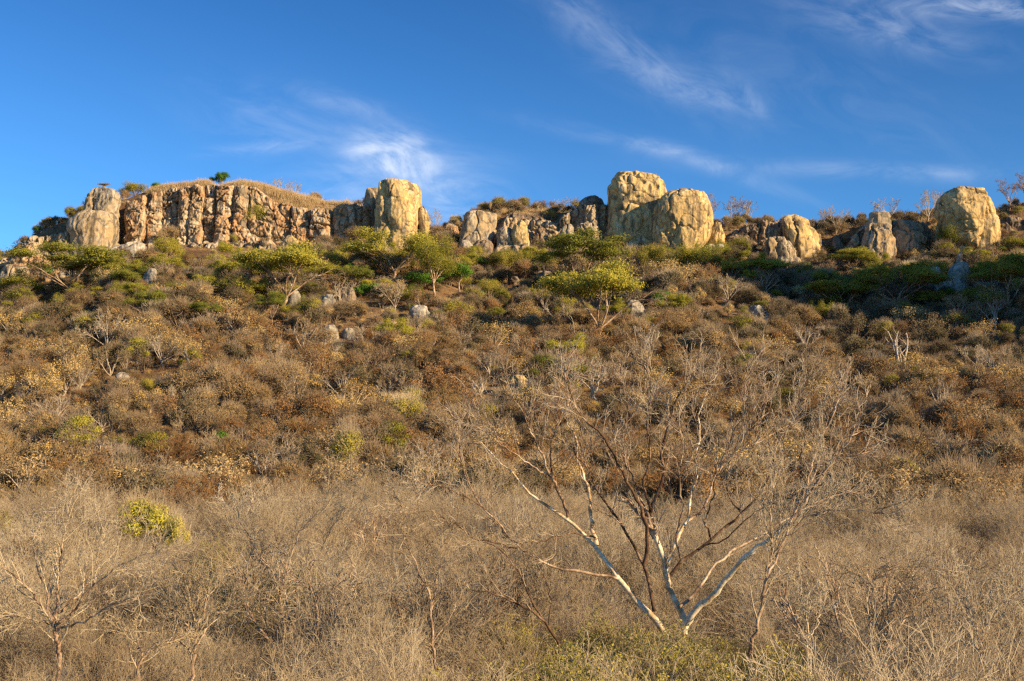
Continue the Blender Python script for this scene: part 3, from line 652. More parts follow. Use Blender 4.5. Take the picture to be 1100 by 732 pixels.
stone(416, 432, 345, 356, 'grey', 'small grey stone among golden bushes')
# extra rock on the crest, both ends
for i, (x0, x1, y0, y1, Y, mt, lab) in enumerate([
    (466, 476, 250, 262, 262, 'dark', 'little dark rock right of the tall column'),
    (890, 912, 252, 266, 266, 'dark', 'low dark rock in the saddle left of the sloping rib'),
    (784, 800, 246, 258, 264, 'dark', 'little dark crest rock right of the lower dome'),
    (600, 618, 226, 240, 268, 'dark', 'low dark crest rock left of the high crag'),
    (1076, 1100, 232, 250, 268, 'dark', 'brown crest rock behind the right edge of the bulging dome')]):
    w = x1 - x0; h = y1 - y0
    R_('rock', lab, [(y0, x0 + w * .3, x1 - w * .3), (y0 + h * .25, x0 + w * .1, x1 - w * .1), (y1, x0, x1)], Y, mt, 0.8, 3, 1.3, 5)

# ------------------------------------------------------------------ plant sources
def dome_dirs(rng, n, lo=0.15, hi=1.1):
    a = rng.uniform(0, 2 * math.pi, n); t = rng.uniform(lo, hi, n)
    return np.stack([np.cos(a) * np.sin(t), np.sin(a) * np.sin(t), np.cos(t)], -1)

def near_shrub(seed, H=2.8, ns=11, leafm=None, nleaf=0):
    """leafless many stemmed shrub with fine twigs, for the thicket in front"""
    rng = np.random.default_rng(seed)
    st = rng.normal(size=(ns, 3)) * np.array([0.22, 0.22, 0]); d = dome_dirs(rng, ns, 0.1, 0.85)
    lv = [dict(nseg=5, wob=0.13, trop=0.08, taper=0.7),
          dict(n=6, nseg=4, wob=0.13, trop=0.08, t0=0.2, ang=(0.3, 0.8), lf=(0.45, 0.75), rf=0.65),
          dict(n=5, nseg=3, wob=0.16, trop=0.06, t0=0.15, ang=(0.3, 0.9), lf=(0.4, 0.7), rf=0.62),
          dict(n=4, nseg=2, wob=0.18, trop=0.03, t0=0.2, ang=(0.3, 0.9), lf=(0.4, 0.75), rf=0.7)]
    g = grow(rng, st, d, H * rng.uniform(0.65, 1.0, ns), rng.uniform(0.016, 0.034, ns), lv)
    b1 = Buf(); b2 = Buf()
    tubes(b1, *g[0], k=5); tubes(b1, *g[1], k=3)
    P, R = g[2]; tubes(b2, P, np.maximum(R, 0.0058), k=3); P, R = g[3]; tubes(b2, P, np.maximum(R, 0.0043), k=3)
    if nleaf:
        Pt = g[3][0].reshape(-1, 3); c = Pt[rng.integers(0, len(Pt), nleaf)] + rng.normal(size=(nleaf, 3)) * 0.02
        leaves(b2, c, 0.032, rng, m=1)
    return {'stems': b1.mesh('stems', [M_stem]), 'twigs': b2.mesh('twigs', [M_twig] + ([leafm] if leafm else []))}

def far_bush(seed, mats, w=1.7, h=2.3, n=5200, leaf=0.046, ntw=130, flat=1.0):
    """rounded leafy or twiggy bush of the hillside: clumps of small faces and fine twigs on a stem frame"""
    rng = np.random.default_rng(seed); b = Buf()
    k = 13; cc = dome_dirs(rng, k, 0.1, 1.5) * np.array([w * .55, w * .55, h * .45]) + np.array([0, 0, h * 0.42]); cr = rng.uniform(0.20, 0.42, k) * w
    st = rng.normal(size=(k, 3)) * np.array([0.15, 0.15, 0]); dv = cc - st
    g = grow(rng, st, dv, np.linalg.norm(dv, axis=1), 0.03, [dict(nseg=4, wob=0.08, trop=0.04), dict(n=6, nseg=3, wob=0.2, trop=0.08, lf=(0.4, 0.7), t0=0.4, ang=(0.3, 0.9))])
    tubes(b, *g[0], k=3, m=0); tubes(b, g[1][0], np.maximum(g[1][1], 0.008), k=3, m=0)
    ci = rng.integers(0, k, n); dd = unit(rng.normal(size=(n, 3))); dd[:, 2] = np.abs(dd[:, 2]) * np.where(rng.random(n) < 0.8, 1, -1)
    r = cr[ci] * rng.uniform(0.45, 1.12, n) ** 0.6
    C = cc[ci] + dd * r[:, None] * np.array([1, 1, 0.75 * flat]); C[:, 2] = np.maximum(C[:, 2], 0.08)
    leaves(b, C, leaf, rng, m=1, aspect=0.45, out=dd)
    ti = rng.integers(0, k, ntw * 4); td = unit(rng.normal(size=(ntw * 4, 3)) + np.array([0, 0, 0.5])); s0 = cc[ti] + td * cr[ti][:, None] * 0.55
    g = grow(rng, s0, td, 0.7 * w * 0.5, 0.010, [dict(nseg=2, wob=0.2, trop=0.05)]); tubes(b, *g[0], k=3, m=2)
    return {'bush': b.mesh('bush', mats)}

def fuzz_bush(seed, mats, w=1.7, h=2.4, n=9):
    """leafless hillside shrub: only a dense fan of twigs"""
    rng = np.random.default_rng(seed); b = Buf()
    g = grow(rng, rng.normal(size=(n, 3)) * np.array([.15, .15, 0]), dome_dirs(rng, n, 0.1, 0.95), h * rng.uniform(.6, .85, n), 0.035,
             [dict(nseg=4, wob=0.12, trop=0.08), dict(n=6, nseg=3, wob=0.18, trop=0.1, t0=0.25, lf=(.4, .65)), dict(n=6, nseg=2, wob=0.2, trop=0.08, t0=0.2, lf=(.4, .7)), dict(n=5, nseg=1, wob=0.2, trop=0.05, t0=0.2, lf=(.45, .8))])
    tubes(b, *g[0], k=4, m=0); tubes(b, *g[1], k=3, m=0)
    tubes(b, g[2][0], np.maximum(g[2][1], 0.011), k=3, m=1); tubes(b, g[3][0], np.maximum(g[3][1], 0.009), k=3, m=1)
    return {'bush': b.mesh('bush', mats)}

def crown_tree(seed, H, Wd, mats_t, mats_c, umbrella=True, nl=3500, leaf=0.13, forks=4, layers=7, th=0.30, dens=1.0, twr=0.012):
    """tree with visible pale limbs; crown as several flat sprays (umbrella) or round clumps"""
    rng = np.random.default_rng(seed); bt = Buf(); bc = Buf()
    tl = H * th; top = np.array([0.05 * H * rng.normal(), 0.05 * H * rng.normal(), tl])
    P = np.linspace([0, 0, -0.4], top, 5)[None] + rng.normal(size=(1, 5, 3)) * 0.04; P[0, 0] = (0, 0, -0.4)
    r0 = 0.022 * H
    tubes(bt, P, np.linspace(r0, r0 * 0.8, 5)[None], k=7)
    a = np.arange(forks) * 2 * math.pi / forks + rng.uniform(0, 0.9, forks); tilt = rng.uniform(0.45, 0.85, forks) if umbrella else rng.uniform(0.25, 0.75, forks)
    d = np.stack([np.cos(a) * np.sin(tilt), np.sin(a) * np.sin(tilt), np.cos(tilt)], -1)
    ln = (H - tl) * rng.uniform(0.7, 0.95, forks) / np.cos(tilt) * (0.8 if umbrella else 0.75)
    ln = np.minimum(ln, Wd * 0.62)
    g = grow(rng, np.repeat(top[None], forks, 0), d, ln, r0 * 0.55,
             [dict(nseg=6, wob=0.13, trop=0.03), dict(n=5, nseg=4, wob=0.17, trop=0.02 if umbrella else 0.08, t0=0.35, ang=(0.35, 0.8), lf=(0.35, 0.6)),
              dict(n=5, nseg=3, wob=0.2, trop=0.02, t0=0.3, ang=(0.35, 0.9), lf=(0.35, 0.6)), dict(n=4, nseg=2, wob=0.2, trop=0.02, t0=0.2, lf=(0.4, 0.7))])
    tubes(bt, *g[0], k=5); tubes(bt, *g[1], k=4); tubes(bt, g[2][0], np.maximum(g[2][1], 0.012), k=3); tubes(bc, g[3][0], np.maximum(g[3][1], twr), k=3, m=0)
    if nl:
        tips = np.concatenate([g[3][0][:, -1], g[2][0][:, -1], g[3][0][:, 1]])
        if umbrella: tips = tips[tips[:, 2] > np.quantile(tips[:, 2], 0.30)]
        keep = fbm(tips / (Wd * 0.16) + seed, 2, 3) > -0.35 / dens; tips = tips[keep]
        i = rng.integers(0, len(tips), nl); sp = 0.06 * Wd
        C = tips[i] + rng.normal(size=(nl, 3)) * np.array([sp, sp, sp * (0.28 if umbrella else 0.8)])
        leaves(bc, C, leaf, rng, m=1, aspect=0.5, out=unit(C - tips[i] + np.array([0, 0, 0.12 if umbrella else 0.03]) + (0 if umbrella else 0.10 * unit(C - tips.mean(0)))))
    return {'trunk': bt.mesh('trunk', mats_t), 'crown': bc.mesh('crown', mats_c)}

def dead_tree(seed, H):
    rng = np.random.default_rng(seed); b = Buf(); b2 = Buf()
    g = grow(rng, rng.normal(size=(4, 3)) * np.array([.3, .3, 0]), dome_dirs(rng, 4, 0.05, 0.5), H * rng.uniform(.6, 1, 4), 0.028 * H, [dict(nseg=7, wob=0.16, trop=0.1, taper=0.8), dict(n=5, nseg=4, wob=0.3, trop=0.1, t0=0.3, lf=(.15, .4), ang=(.5, 1.1)), dict(n=3, nseg=2, wob=0.3, lf=(.2, .5))])
    tubes(b, *g[0], k=6); tubes(b2, *g[1], k=4); tubes(b2, g[2][0], np.maximum(g[2][1], .015), k=3)
    return {'trunk': b.mesh('trunk', [M_pale]), 'branches': b2.mesh('branches', [M_pale])}

near_grey = [near_shrub(100 + i, 2.7 + 0.2 * i, 11 + i % 3) for i in range(5)]
near_leafy = [near_shrub(150 + i, 2.5, 12, M_yg, 9000) for i in range(2)]
near_orange = [near_shrub(170, 2.4, 10, M_gold, 500)]
fz = [fuzz_bush(200 + i, [M_stem, m], 1.7, 2.5) for i, m in enumerate([M_htwig, M_tan, M_htwig, M_tan, M_rust])]
tan = [far_bush(230 + i, [M_stem, M_tan, M_htwig]) for i in range(4)]
gold = [far_bush(240 + i, [M_stem, M_gold, M_twig], 1.3, 1.9) for i in range(2)]
rust = [far_bush(250 + i, [M_stem, M_rust, M_htwig]) for i in range(2)]
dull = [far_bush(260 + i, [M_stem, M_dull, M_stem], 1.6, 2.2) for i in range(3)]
olive = [far_bush(270 + i, [M_stem, M_olive, M_stem], 2.0, 2.6, 6500, 0.05) for i in range(2)]
greenb = [far_bush(280 + i, [M_stem, M_green, M_stem], 1.8, 2.4, 2600, 0.10) for i in range(2)]
yellowb = [far_bush(290, [M_stem, M_yellow, M_twig], 2.0, 2.4, 9000, 0.055)]
ygb = [far_bush(291 + i, [M_stem, M_yg, M_twig], 1.9, 2.4, 5500, 0.05) for i in range(2)]

# ------------------------------------------------------------------ the mass plantings
def scatter(name, pts, rot, scl, idx, sources, label, cat):
    """one stuff object: geometry nodes put whole bushes on its points"""
    c = bpy.data.collections.new(name + '_sources')
    for i, s in enumerate(sources):
        b = list(s.values())
        if len(b) == 1: me = b[0]
        else:
            me = join_meshes(b)
        o = bpy.data.objects.new('s%02d_%s' % (i, name), me); c.objects.link(o)
    me = bpy.data.meshes.new(name); me.vertices.add(len(pts)); me.vertices.foreach_set('co', np.asarray(pts, np.float32).ravel())
    for nm, ty, arr in (('rot', 'FLOAT_VECTOR', rot), ('scl', 'FLOAT_VECTOR', scl), ('pick', 'INT', idx)):
        at_ = me.attributes.new(nm, ty, 'POINT')
        at_.data.foreach_set('vector' if ty == 'FLOAT_VECTOR' else 'value', np.asarray(arr).ravel())
    me.update()
    o = obj(name, me); tag(o, label, cat, kind='stuff')
    ng = bpy.data.node_groups.new(name + '_nodes', 'GeometryNodeTree')
    ng.interface.new_socket('Geometry', in_out='INPUT', socket_type='NodeSocketGeometry'); ng.interface.new_socket('Geometry', in_out='OUTPUT', socket_type='NodeSocketGeometry')
    gi = ng.nodes.new('NodeGroupInput'); go = ng.nodes.new('NodeGroupOutput'); ip_ = ng.nodes.new('GeometryNodeInstanceOnPoints')
    ci = ng.nodes.new('GeometryNodeCollectionInfo'); ci.inputs['Collection'].default_value = c; ci.inputs['Separate Children'].default_value = True; ci.inputs['Reset Children'].default_value = True
    def na(nm, dt):
        n = ng.nodes.new('GeometryNodeInputNamedAttribute'); n.data_type = dt; n.inputs['Name'].default_value = nm; return n.outputs['Attribute']
    L = ng.links.new
    L(gi.outputs[0], ip_.inputs['Points']); L(ci.outputs[0], ip_.inputs['Instance']); ip_.inputs['Pick Instance'].default_value = True
    L(na('pick', 'INT'), ip_.inputs['Instance Index']); L(na('rot', 'FLOAT_VECTOR'), ip_.inputs['Rotation']); L(na('scl', 'FLOAT_VECTOR'), ip_.inputs['Scale'])
    L(ip_.outputs[0], go.inputs[0])
    md = o.modifiers.new('plants', 'NODES'); md.node_group = ng
    return o
def join_meshes(ms):
    bm_v = []; q = []; mi = []; mats = []; n = 0
    loops = []; tots = []
    for me in ms:
        v = np.empty(len(me.vertices) * 3, np.float32); me.vertices.foreach_get('co', v); bm_v.append(v.reshape(-1, 3))
        l = np.empty(len(me.loops), np.int32); me.loops.foreach_get('vertex_index', l); q.append(l.reshape(-1, 4) + n)
        k = np.empty(len(me.polygons), np.int32); me.polygons.foreach_get('material_index', k); mi.append(k + len(mats))
        mats += list(me.materials); n += len(me.vertices)
    return make_mesh('joined', np.concatenate(bm_v), np.concatenate(q), None, True, mats, np.concatenate(mi))

def in_rocks(X, Y): return (Y > 251) & (Y < 272)
def jgrid(x0f, ys, sp_f):
    """jittered rows inside a widening wedge"""
    out = []; y = ys[0]; rng = RNG
    while y < ys[1]:
        sp = sp_f(y); hw = x0f(y); xs = np.arange(-hw, hw, sp); 
        out.append(np.stack([xs + rng.uniform(-.55, .55, len(xs)) * sp, np.full(len(xs), y) + rng.uniform(-.55, .55, len(xs)) * sp], -1)); y += sp * 0.95
    return np.concatenate(out)

# --- thicket on the flat ground in front
NEARSRC = near_grey + near_leafy + near_orange
tp = jgrid(lambda y: 0.46 * y + 8, (10.5, 158), lambda y: 1.35 + 0.006 * y)
X, Y = tp.T; Z = hgt(X, Y)
nz = fbm(np.stack([X / 9, Y / 9, X * 0], -1), 3, 77)
sc = (0.54 + 0.60 * RNG.random(len(X)) ** 2.4 + 0.48 * nz) * np.interp(Y, [10, 20, 60, 118], [0.62, 0.78, 0.95, 1.0])
pk = RNG.integers(0, 5, len(X))
pX, pY = pxof(X, Y, Z + 2)
leafz = (np.abs(pX - 705) < 165) & (Y < 36) & (Y > 14); pk = np.where(leafz & (RNG.random(len(X)) < 0.85), 5 + RNG.integers(0, 2, len(X)), pk)
leaf2 = (np.abs(pX - 250) < 70) & (Y > 40) & (Y < 60); pk = np.where(leaf2 & (RNG.random(len(X)) < 0.5), 5, pk)
pk = np.where(RNG.random(len(X)) < 0.035, 7, pk)
front = (np.abs(pX - 725) < 190) & (Y > 23) & (Y < 37); sc = np.where(front, np.clip(sc, 0.62, 1.05) * 0.92, sc); sc = np.where((np.abs(pX - 70) < 110) & (Y > 22) & (Y < 31), sc * 0.75, sc)
keep = (np.hypot(X - (725 - 550) / F * 36, Y - 36) > 1.0) & (sc > 0.3) & (RNG.random(len(X)) < np.interp(Y + 34 * nz, [98, 122], [1, 0]))
ta = (X - 4.6) * 0.87 - (Y - 36) * 0.5; tb = (X - 4.6) * 0.5 + (Y - 36) * 0.87
sc = np.where((ta > -1) & (ta < 10) & (np.abs(tb) < 3.2), np.minimum(sc, 0.55), sc)      # low growth on the sunny side of the white barked tree
gap = (np.abs(pX - 175) < 70) & (Y > 45) & (Y < 75); sc = np.where(gap, np.minimum(sc, 0.62), sc)
X, Y, Z, sc, pk = X[keep], Y[keep], Z[keep], sc[keep], pk[keep]
rz = RNG.uniform(0, 6.283, len(X)); tl = RNG.normal(size=(len(X), 2)) * 0.09
order = np.argsort(np.hypot(X, Y) + 1000 * (np.abs(X) > 0.41 * Y + 1.0))
lead, rest = order[:200], order[200:]
G_near = 'leafless shrubs of the near thicket'
near_named = []
for i in lead:
    s = float(sc[i]); k = int(pk[i]); px, py = pxof(X[i], Y[i], Z[i] + 1.5)
    look = 'grey leafless shrub' if k < 5 else ('yellow leaved shrub' if k < 7 else 'orange leaved shrub')
    o = place(NEARSRC[k], 'shrub', (X[i], Y[i], Z[i] - 0.1), rz[i], (s, s, s * 0.95), look, 'shrub', G_near); near_named.append((o, look, float(px), float(py)))
    o.rotation_euler = (tl[i, 0], tl[i, 1], rz[i])
r = rest
scatter('thicket', np.stack([X[r], Y[r], Z[r] - 0.1], -1), np.stack([tl[r, 0], tl[r, 1], rz[r]], -1), np.stack([sc[r], sc[r], sc[r] * 0.95], -1), pk[r], NEARSRC, 'dense leafless grey brown thicket covering the flat ground', 'thicket')

# --- bare trees standing among the shrubs of the thicket
tt = [crown_tree(450 + i, 4.2, 4.2, [bm_], [M_twig], False, 0, forks=5 + i % 2, th=0.12, twr=0.0048) for i, bm_ in enumerate([M_mid_bark, M_dark_bark, M_mid_bark, M_dark_bark])]
thicket_trees = []
for i in range(34):
    Yt = RNG.uniform(24, 92); pxt = RNG.uniform(15, 1085)
    if 560 < pxt < 880 and Yt < 60: continue
    xt = (pxt - 550) / F * Yt; s_ = RNG.uniform(0.75, 1.12)
    o = place(tt[i % 4], 'thicket_tree', (xt, Yt, float(hgt(xt, Yt)) - 0.1), RNG.uniform(0, 6.28), (s_, s_, s_), 'small bare tree', 'tree', 'small bare trees in the thicket')
    zz_ = pxof(xt, Yt, float(hgt(xt, Yt)) + 2.5); thicket_trees.append((o, 'small bare tree', float(zz_[0]), float(zz_[1])))
# --- low undergrowth between bushes, dry grass
def tuft(seed, H=0.7, n=70, r=0.35, m=M_grass):
    rng = np.random.default_rng(seed); b = Buf()
    g = grow(rng, rng.normal(size=(n, 3)) * np.array([r, r, 0]), dome_dirs(rng, n, 0, 0.5), H * rng.uniform(.5, 1, n), 0.012, [dict(nseg=3, wob=0.12, trop=-0.08, taper=.8)])
    tubes(b, *g[0], k=3); return {'tuft': b.mesh('tuft', [m])}
tufts = [tuft(1), tuft(2, 0.9), tuft(3, 0.6)]
gx, gy, gs = [], [], []
def grass_patch(px0, px1, n, y0, y1, s=1.0):
    px = RNG.uniform(px0, px1, n); Yq = RNG.uniform(y0, y1, n); gx.append((px - 550) / F * Yq); gy.append(Yq); gs.append(RNG.uniform(.7, 1.25, n) * s)
grass_patch(150, 330, 6500, 265, 284, 1.25); grass_patch(330, 400, 900, 266, 284, 1.2); grass_patch(95, 130, 160, 264, 282, 1.2)
grass_patch(280, 330, 700, 264, 276, 1.6); grass_patch(500, 600, 500, 266, 284, 1.2); grass_patch(780, 1000, 700, 266, 284, 1.0); grass_patch(470, 1100, 600, 270, 284, 1)
X = np.concatenate(gx); Y = np.concatenate(gy); s = np.concatenate(gs); n = len(X); s = s * (1 + 0.7 * fbm(np.stack([X / 2.5, Y / 2.5, X * 0], -1), 2, 8))
scatter('dry_grass', np.stack([X, Y, hgt(X, Y) - .05], -1), np.stack([X * 0, X * 0, RNG.uniform(0, 6.28, n)], -1), np.stack([s, s, s], -1), RNG.integers(0, 3, n), tufts, 'pale golden dry grass on top of the cliff and along the crest', 'grass')
# grass growing on the layered cap rock and dry grass over the slope floor
n = 9000; Y = RNG.uniform(112, 258, n); X = RNG.uniform(-1, 1, n) * (0.42 * Y + 8); s = RNG.uniform(.6, 1.1, n)
scatter('slope_grass', np.stack([X, Y, hgt(X, Y) - .05], -1), np.stack([X * 0, X * 0, RNG.uniform(0, 6.28, n)], -1), np.stack([s, s, s], -1), RNG.integers(0, 3, n), [tuft(5, .6, 60, .4, M_tan), tuft(6, .8, 60, .4, M_rust), tuft(7, .6, 60, .4, M_gold)], 'low dry undergrowth between the hillside bushes', 'undergrowth')

# ------------------------------------------------------------------ single plants of the hillside
TAKEN = []
def put(proto, px, py, hpx, H0, name, label, cat, wpx=None, W0=None, Y=None, group=None, rz=None, sink=0.1):
    p = hit(px, py) if Y is None else np.array([px_dir(px, py)[0] * Y, Y, hgt(px_dir(px, py)[0] * Y, Y)])
    k = p[1] / F; sz = hpx * k / H0; sx = sz if wpx is None else wpx * k / W0
    if 105 < p[1] < 262: TAKEN.append((p[0], p[1], 0.30 * (wpx or hpx) * k + 0.4, 5.5))
    return place(proto, name, (p[0], p[1], p[2] - sink), RNG.uniform(0, 6.28) if rz is None else rz, (sx, sx, sz), label, cat, group)
uo = [crown_tree(300 + i, 8, 9, [M_mid_bark], [M_stem, M_olive], True, 17000, 0.095, 6, th=0.22) for i in range(3)]
uy = [crown_tree(310 + i, 8, 9, [M_mid_bark], [M_stem, m], False, 15000, 0.09, 6, th=0.22) for i, m in enumerate([M_yg, M_olive])]
gt = [crown_tree(320 + i, 5, 4, [M_mid_bark], [M_stem, M_green], False, 9000, 0.085, 6) for i in range(2)]
def stand(proto, px, ytop, Yd, H0, name, label, cat, wpx, W0):
    """a plant rooted on the flat whose crown top shows at the given row above the thicket"""
    q = at(px, ytop, Yd); g = float(hgt(q[0], Yd)); h = q[2] - g; w = wpx * Yd / F
    return place(proto, name, (q[0], Yd, g - 0.1), RNG.uniform(0, 6.28), (w / W0, w / W0, h / H0), label, cat)
T = [
 (uo[0], 78, 322, 46, 92, 'broad olive tree with a yellow green crown at the left below the round boulder'),
 (uy[0], 178, 292, 34, 34, 'small yellow green tree against the ledge under the cliff'),
 (uo[1], 300, 335, 62, 84, 'flat crowned green tree with a forked white trunk below the cliff'),
 (uo[2], 424, 303, 46, 78, 'flat crowned tree spreading under the foot of the tall column'),
 (uy[1], 468, 318, 52, 56, 'yellow green flat crowned tree right of the tall column'),
 (gt[0], 494, 314, 34, 32, 'bright green tree below the small orange brown skyline boulder'),
 (gt[1], 398, 326, 24, 22, 'fresh green small tree standing in front of dark rock'),
 (gt[0], 449, 316, 24, 30, 'bright green rounded tree under the flat crowned trees'),
 (uo[0], 625, 318, 54, 78, 'umbrella tree with a dense mustard green crown left of the taller dome'),
 (uo[1], 636, 374, 76, 96, 'large open umbrella tree with a white forked trunk on the mid slope'),
 (gt[1], 521, 294, 20, 24, 'pair of fresh green crowns at the foot of the tan tower'),
 (uo[2], 962, 338, 46, 76, 'broad mustard green tree below the sloping rib'),
 (uo[0], 1085, 342, 54, 64, 'leafy olive tree at the right edge below the bulging dome'),
 (uo[1], 903, 340, 34, 56, 'dark olive tree in the shade left of the broad mustard green tree'),
 (uy[0], 545, 300, 30, 30, 'dark green leafy tree before the tan cracked pedestal'),
 (uy[1], 1022, 285, 40, 30, 'thin yellow leaved tree against the left side of the bulging dome'),
 (uy[0], 703, 300, 34, 34, 'thin yellowish tree in front of the gap between the two domes'),
 (uy[1], 745, 302, 34, 40, 'thin golden leaved tree under the lower dome'),
 (uy[0], 272, 262, 38, 28, 'green shrubby tree growing in the recess of the rusty cliff'),
 (uo[2], 20, 330, 30, 50, 'low yellowish tree at the left edge of the upper slope'),
]
for pr, px, py, h, w, lab in T:
    H0, W0 = (5, 3.4) if pr in gt else (6.6, 7.0)
    put(pr, px, py, h, H0, 'acacia_tree' if pr not in gt else 'green_tree', lab, 'tree', w, W0)
BU = [
 (greenb[0], 710, 332, 20, 40, 'bright green bush right of the boulder under the domes'),
 (greenb[1], 237, 485, 22, 30, 'vivid green bush alone among dry bushes low on the left slope'),
 (ygb[0], 440, 400, 24, 34, 'yellow green bush in the middle of the slope'),
 (ygb[1], 490, 348, 26, 46, 'yellow green bush beside the flat pale boulder'),
 (olive[0], 800, 408, 26, 44, 'olive green bush seen through the top twigs of the white barked tree'),
 (greenb[0], 988, 476, 22, 18, 'upright green bush low on the right slope'),
 (ygb[0], 40, 478, 22, 44, 'pale green bush low on the far left slope'),
 (ygb[1], 125, 486, 18, 30, 'faint green bush left of the vivid green bush'),
 (greenb[1], 527, 486, 12, 24, 'small lime green bush left of the white barked tree crown'),
 (greenb[0], 208, 384, 16, 24, 'dark green bush beside a pale bare tree on the left slope'),
 (gold[0], 783, 344, 22, 22, 'cone shaped golden bush below the lower dome'),
 (gold[1], 751, 330, 30, 26, 'feathery golden bush on the slope below the lower dome'),
 (gold[0], 857, 326, 24, 34, 'orange gold bush in the shade below the split crag'),
 (gold[1], 722, 325, 26, 30, 'orange brown bush just below the foot of the lower dome'),
 (gold[0], 151, 286, 22, 26, 'orange bush against the blue grey slab'),
 (gold[1], 506, 310, 14, 20, 'small golden bush among the bright green trees'),
 (gold[0], 1060, 282, 18, 26, 'golden bush at the right foot of the bulging dome'),
 (ygb[1], 1096, 300, 30, 34, 'yellow bush cut by the right edge'),
]
for pr, px, py, h, w, lab in BU:
    o = put(pr, px, py, h, 2.5, 'bush', lab, 'bush', w, 3.6)
# pale limbed leafless trees
bv = [crown_tree(400 + i, 6, 5.5, [M_pale], [m], False, 0, forks=6, th=0.10, twr=0.016) for i, m in enumerate([M_tan, M_twig, M_tan, M_twig])]
bd = [crown_tree(410 + i, 6, 5.5, [M_mid_bark], [m], False, 0, forks=5, th=0.18, twr=0.016) for i, m in enumerate([M_twig, M_rust])]
BT = [
 (bv[0], 322, 384, 50, 56, 'vase shaped bare tree with bright white limbs above the middle of the slope'),
 (bv[1], 112, 380, 62, 44, 'tall thin bare tree on the upper left slope'),
 (bv[2], 70, 408, 58, 56, 'bare tree with pale trunk left of the tall thin one'),
 (bv[3], 176, 394, 44, 46, 'bare tree with three bright stems beside a dark green bush'),
 (bv[1], 232, 440, 38, 50, 'low fan shaped bare tree on the left slope above the vivid green bush'),
 (bv[0], 316, 446, 56, 50, 'slim upright bare tree with a white trunk below the vase shaped one'),
 (bv[2], 343, 450, 38, 34, 'small bare tree beside the slim upright bare tree'),
 (bv[3], 112, 464, 36, 54, 'crooked bare tree with thick pale limbs on the lower left slope'),
 (bv[1], 190, 442, 34, 40, 'bare brown tree left of the low fan shaped one'),
 (bv[2], 186, 486, 20, 30, 'small pale bare tree low on the left slope'),
 (bv[3], 367, 332, 38, 28, 'thin bare tree with a pale stem in front of dark rocks'),
 (bv[1], 425, 335, 44, 34, 'leaning bare tree with crooked white stem under the tall column'),
 (bv[0], 1010, 446, 48, 44, 'pale bare tree on the lower right slope'),
 (bv[2], 1070, 356, 44, 46, 'bare tree with a small green top at the right'),
 (bv[3], 640, 430, 56, 70, 'wide grey bare tree behind the top of the white barked tree'),
 (bv[1], 560, 385, 34, 40, 'bare tree with fine brown twigs below the tan tower'),
 (bv[0], 868, 400, 32, 44, 'pinkish bare bushy tree right of the olive green bush'),
 (bv[2], 476, 360, 32, 34, 'bare grey tree right of the yellow green bush'),
 (bv[3], 390, 378, 34, 40, 'rounded bare tree under the pale boulder'),
 (bv[2], 930, 430, 34, 50, 'bare tree below the dead white snag'),
 (bv[3], 1052, 400, 36, 40, 'bare grey tree on the right slope beside the dark bushes'),
 (bv[1], 780, 330, 44, 40, 'brown bare tree in the shade below the broken brown rock'),
 (bv[0], 690, 296, 38, 34, 'twiggy bare tree at the foot of the taller dome'),
 (bv[2], 20, 440, 34, 44, 'bare tree at the left edge halfway up the slope'),
 (bv[3], 600, 350, 30, 40, 'bare tree behind the large open umbrella tree'),
 (bv[0], 520, 430, 36, 50, 'bare tree left of the golden boulder'),
 (bv[1], 410, 440, 38, 50, 'bare tree with grey crown above the yellow brown bush'),
]
for pr, px, py, h, w, lab in BT: put(pr, px, py, h, 5.6, 'bare_tree', lab, 'tree', w, 5.2)
put(dead_tree(500, 6), 968, 402, 62, 6.0, 'dead_tree', 'bleached white dead snag standing in the shaded right slope', 'tree', 40, 3.5)
put(dead_tree(502, 6), 950, 415, 34, 6.0, 'dead_tree', 'short bleached dead stem left of the tall white snag', 'tree', 16, 3.5)
stand(yellowb[0], 160, 533, 72, 2.5, 'bush', 'bright yellow flowering bush at the edge of the thicket on the left', 'bush', 80, 3.6)
stand(yellowb[0], 192, 550, 68, 2.5, 'bush', 'smaller yellow green bush touching the bright yellow one', 'bush', 34, 3.6)
stand(ygb[0], 3, 546, 70, 2.5, 'bush', 'yellowish bush cut by the left edge above the thicket', 'bush', 34, 3.6)
stand(ygb[0], 374, 460, 116, 2.5, 'bush', 'yellow brown leafy bush standing tall at the foot of the slope', 'bush', 54, 3.6)
stand(ygb[1], 1038, 503, 92, 2.5, 'bush', 'rounded olive yellow bush at the right edge of the flat thicket', 'bush', 36, 3.6)
stand(bv[0], 72, 482, 106, 5.6, 'bare_tree', 'pale forked bare tree at the left foot of the slope', 'tree', 58, 5.2)
stand(bv[1], 270, 500, 84, 5.6, 'bare_tree', 'large spreading silvery bare tree at the left foot of the slope', 'tree', 130, 5.2)
stand(bv[3], 455, 466, 104, 5.6, 'bare_tree', 'bare tree at the foot of the slope left of the white barked tree', 'tree', 60, 5.2)
stand(near_leafy[0], 245, 596, 50, 2.4, 'bush', 'faintly yellow leaved shrub standing above the thicket on the left', 'bush', 80, 3.4)
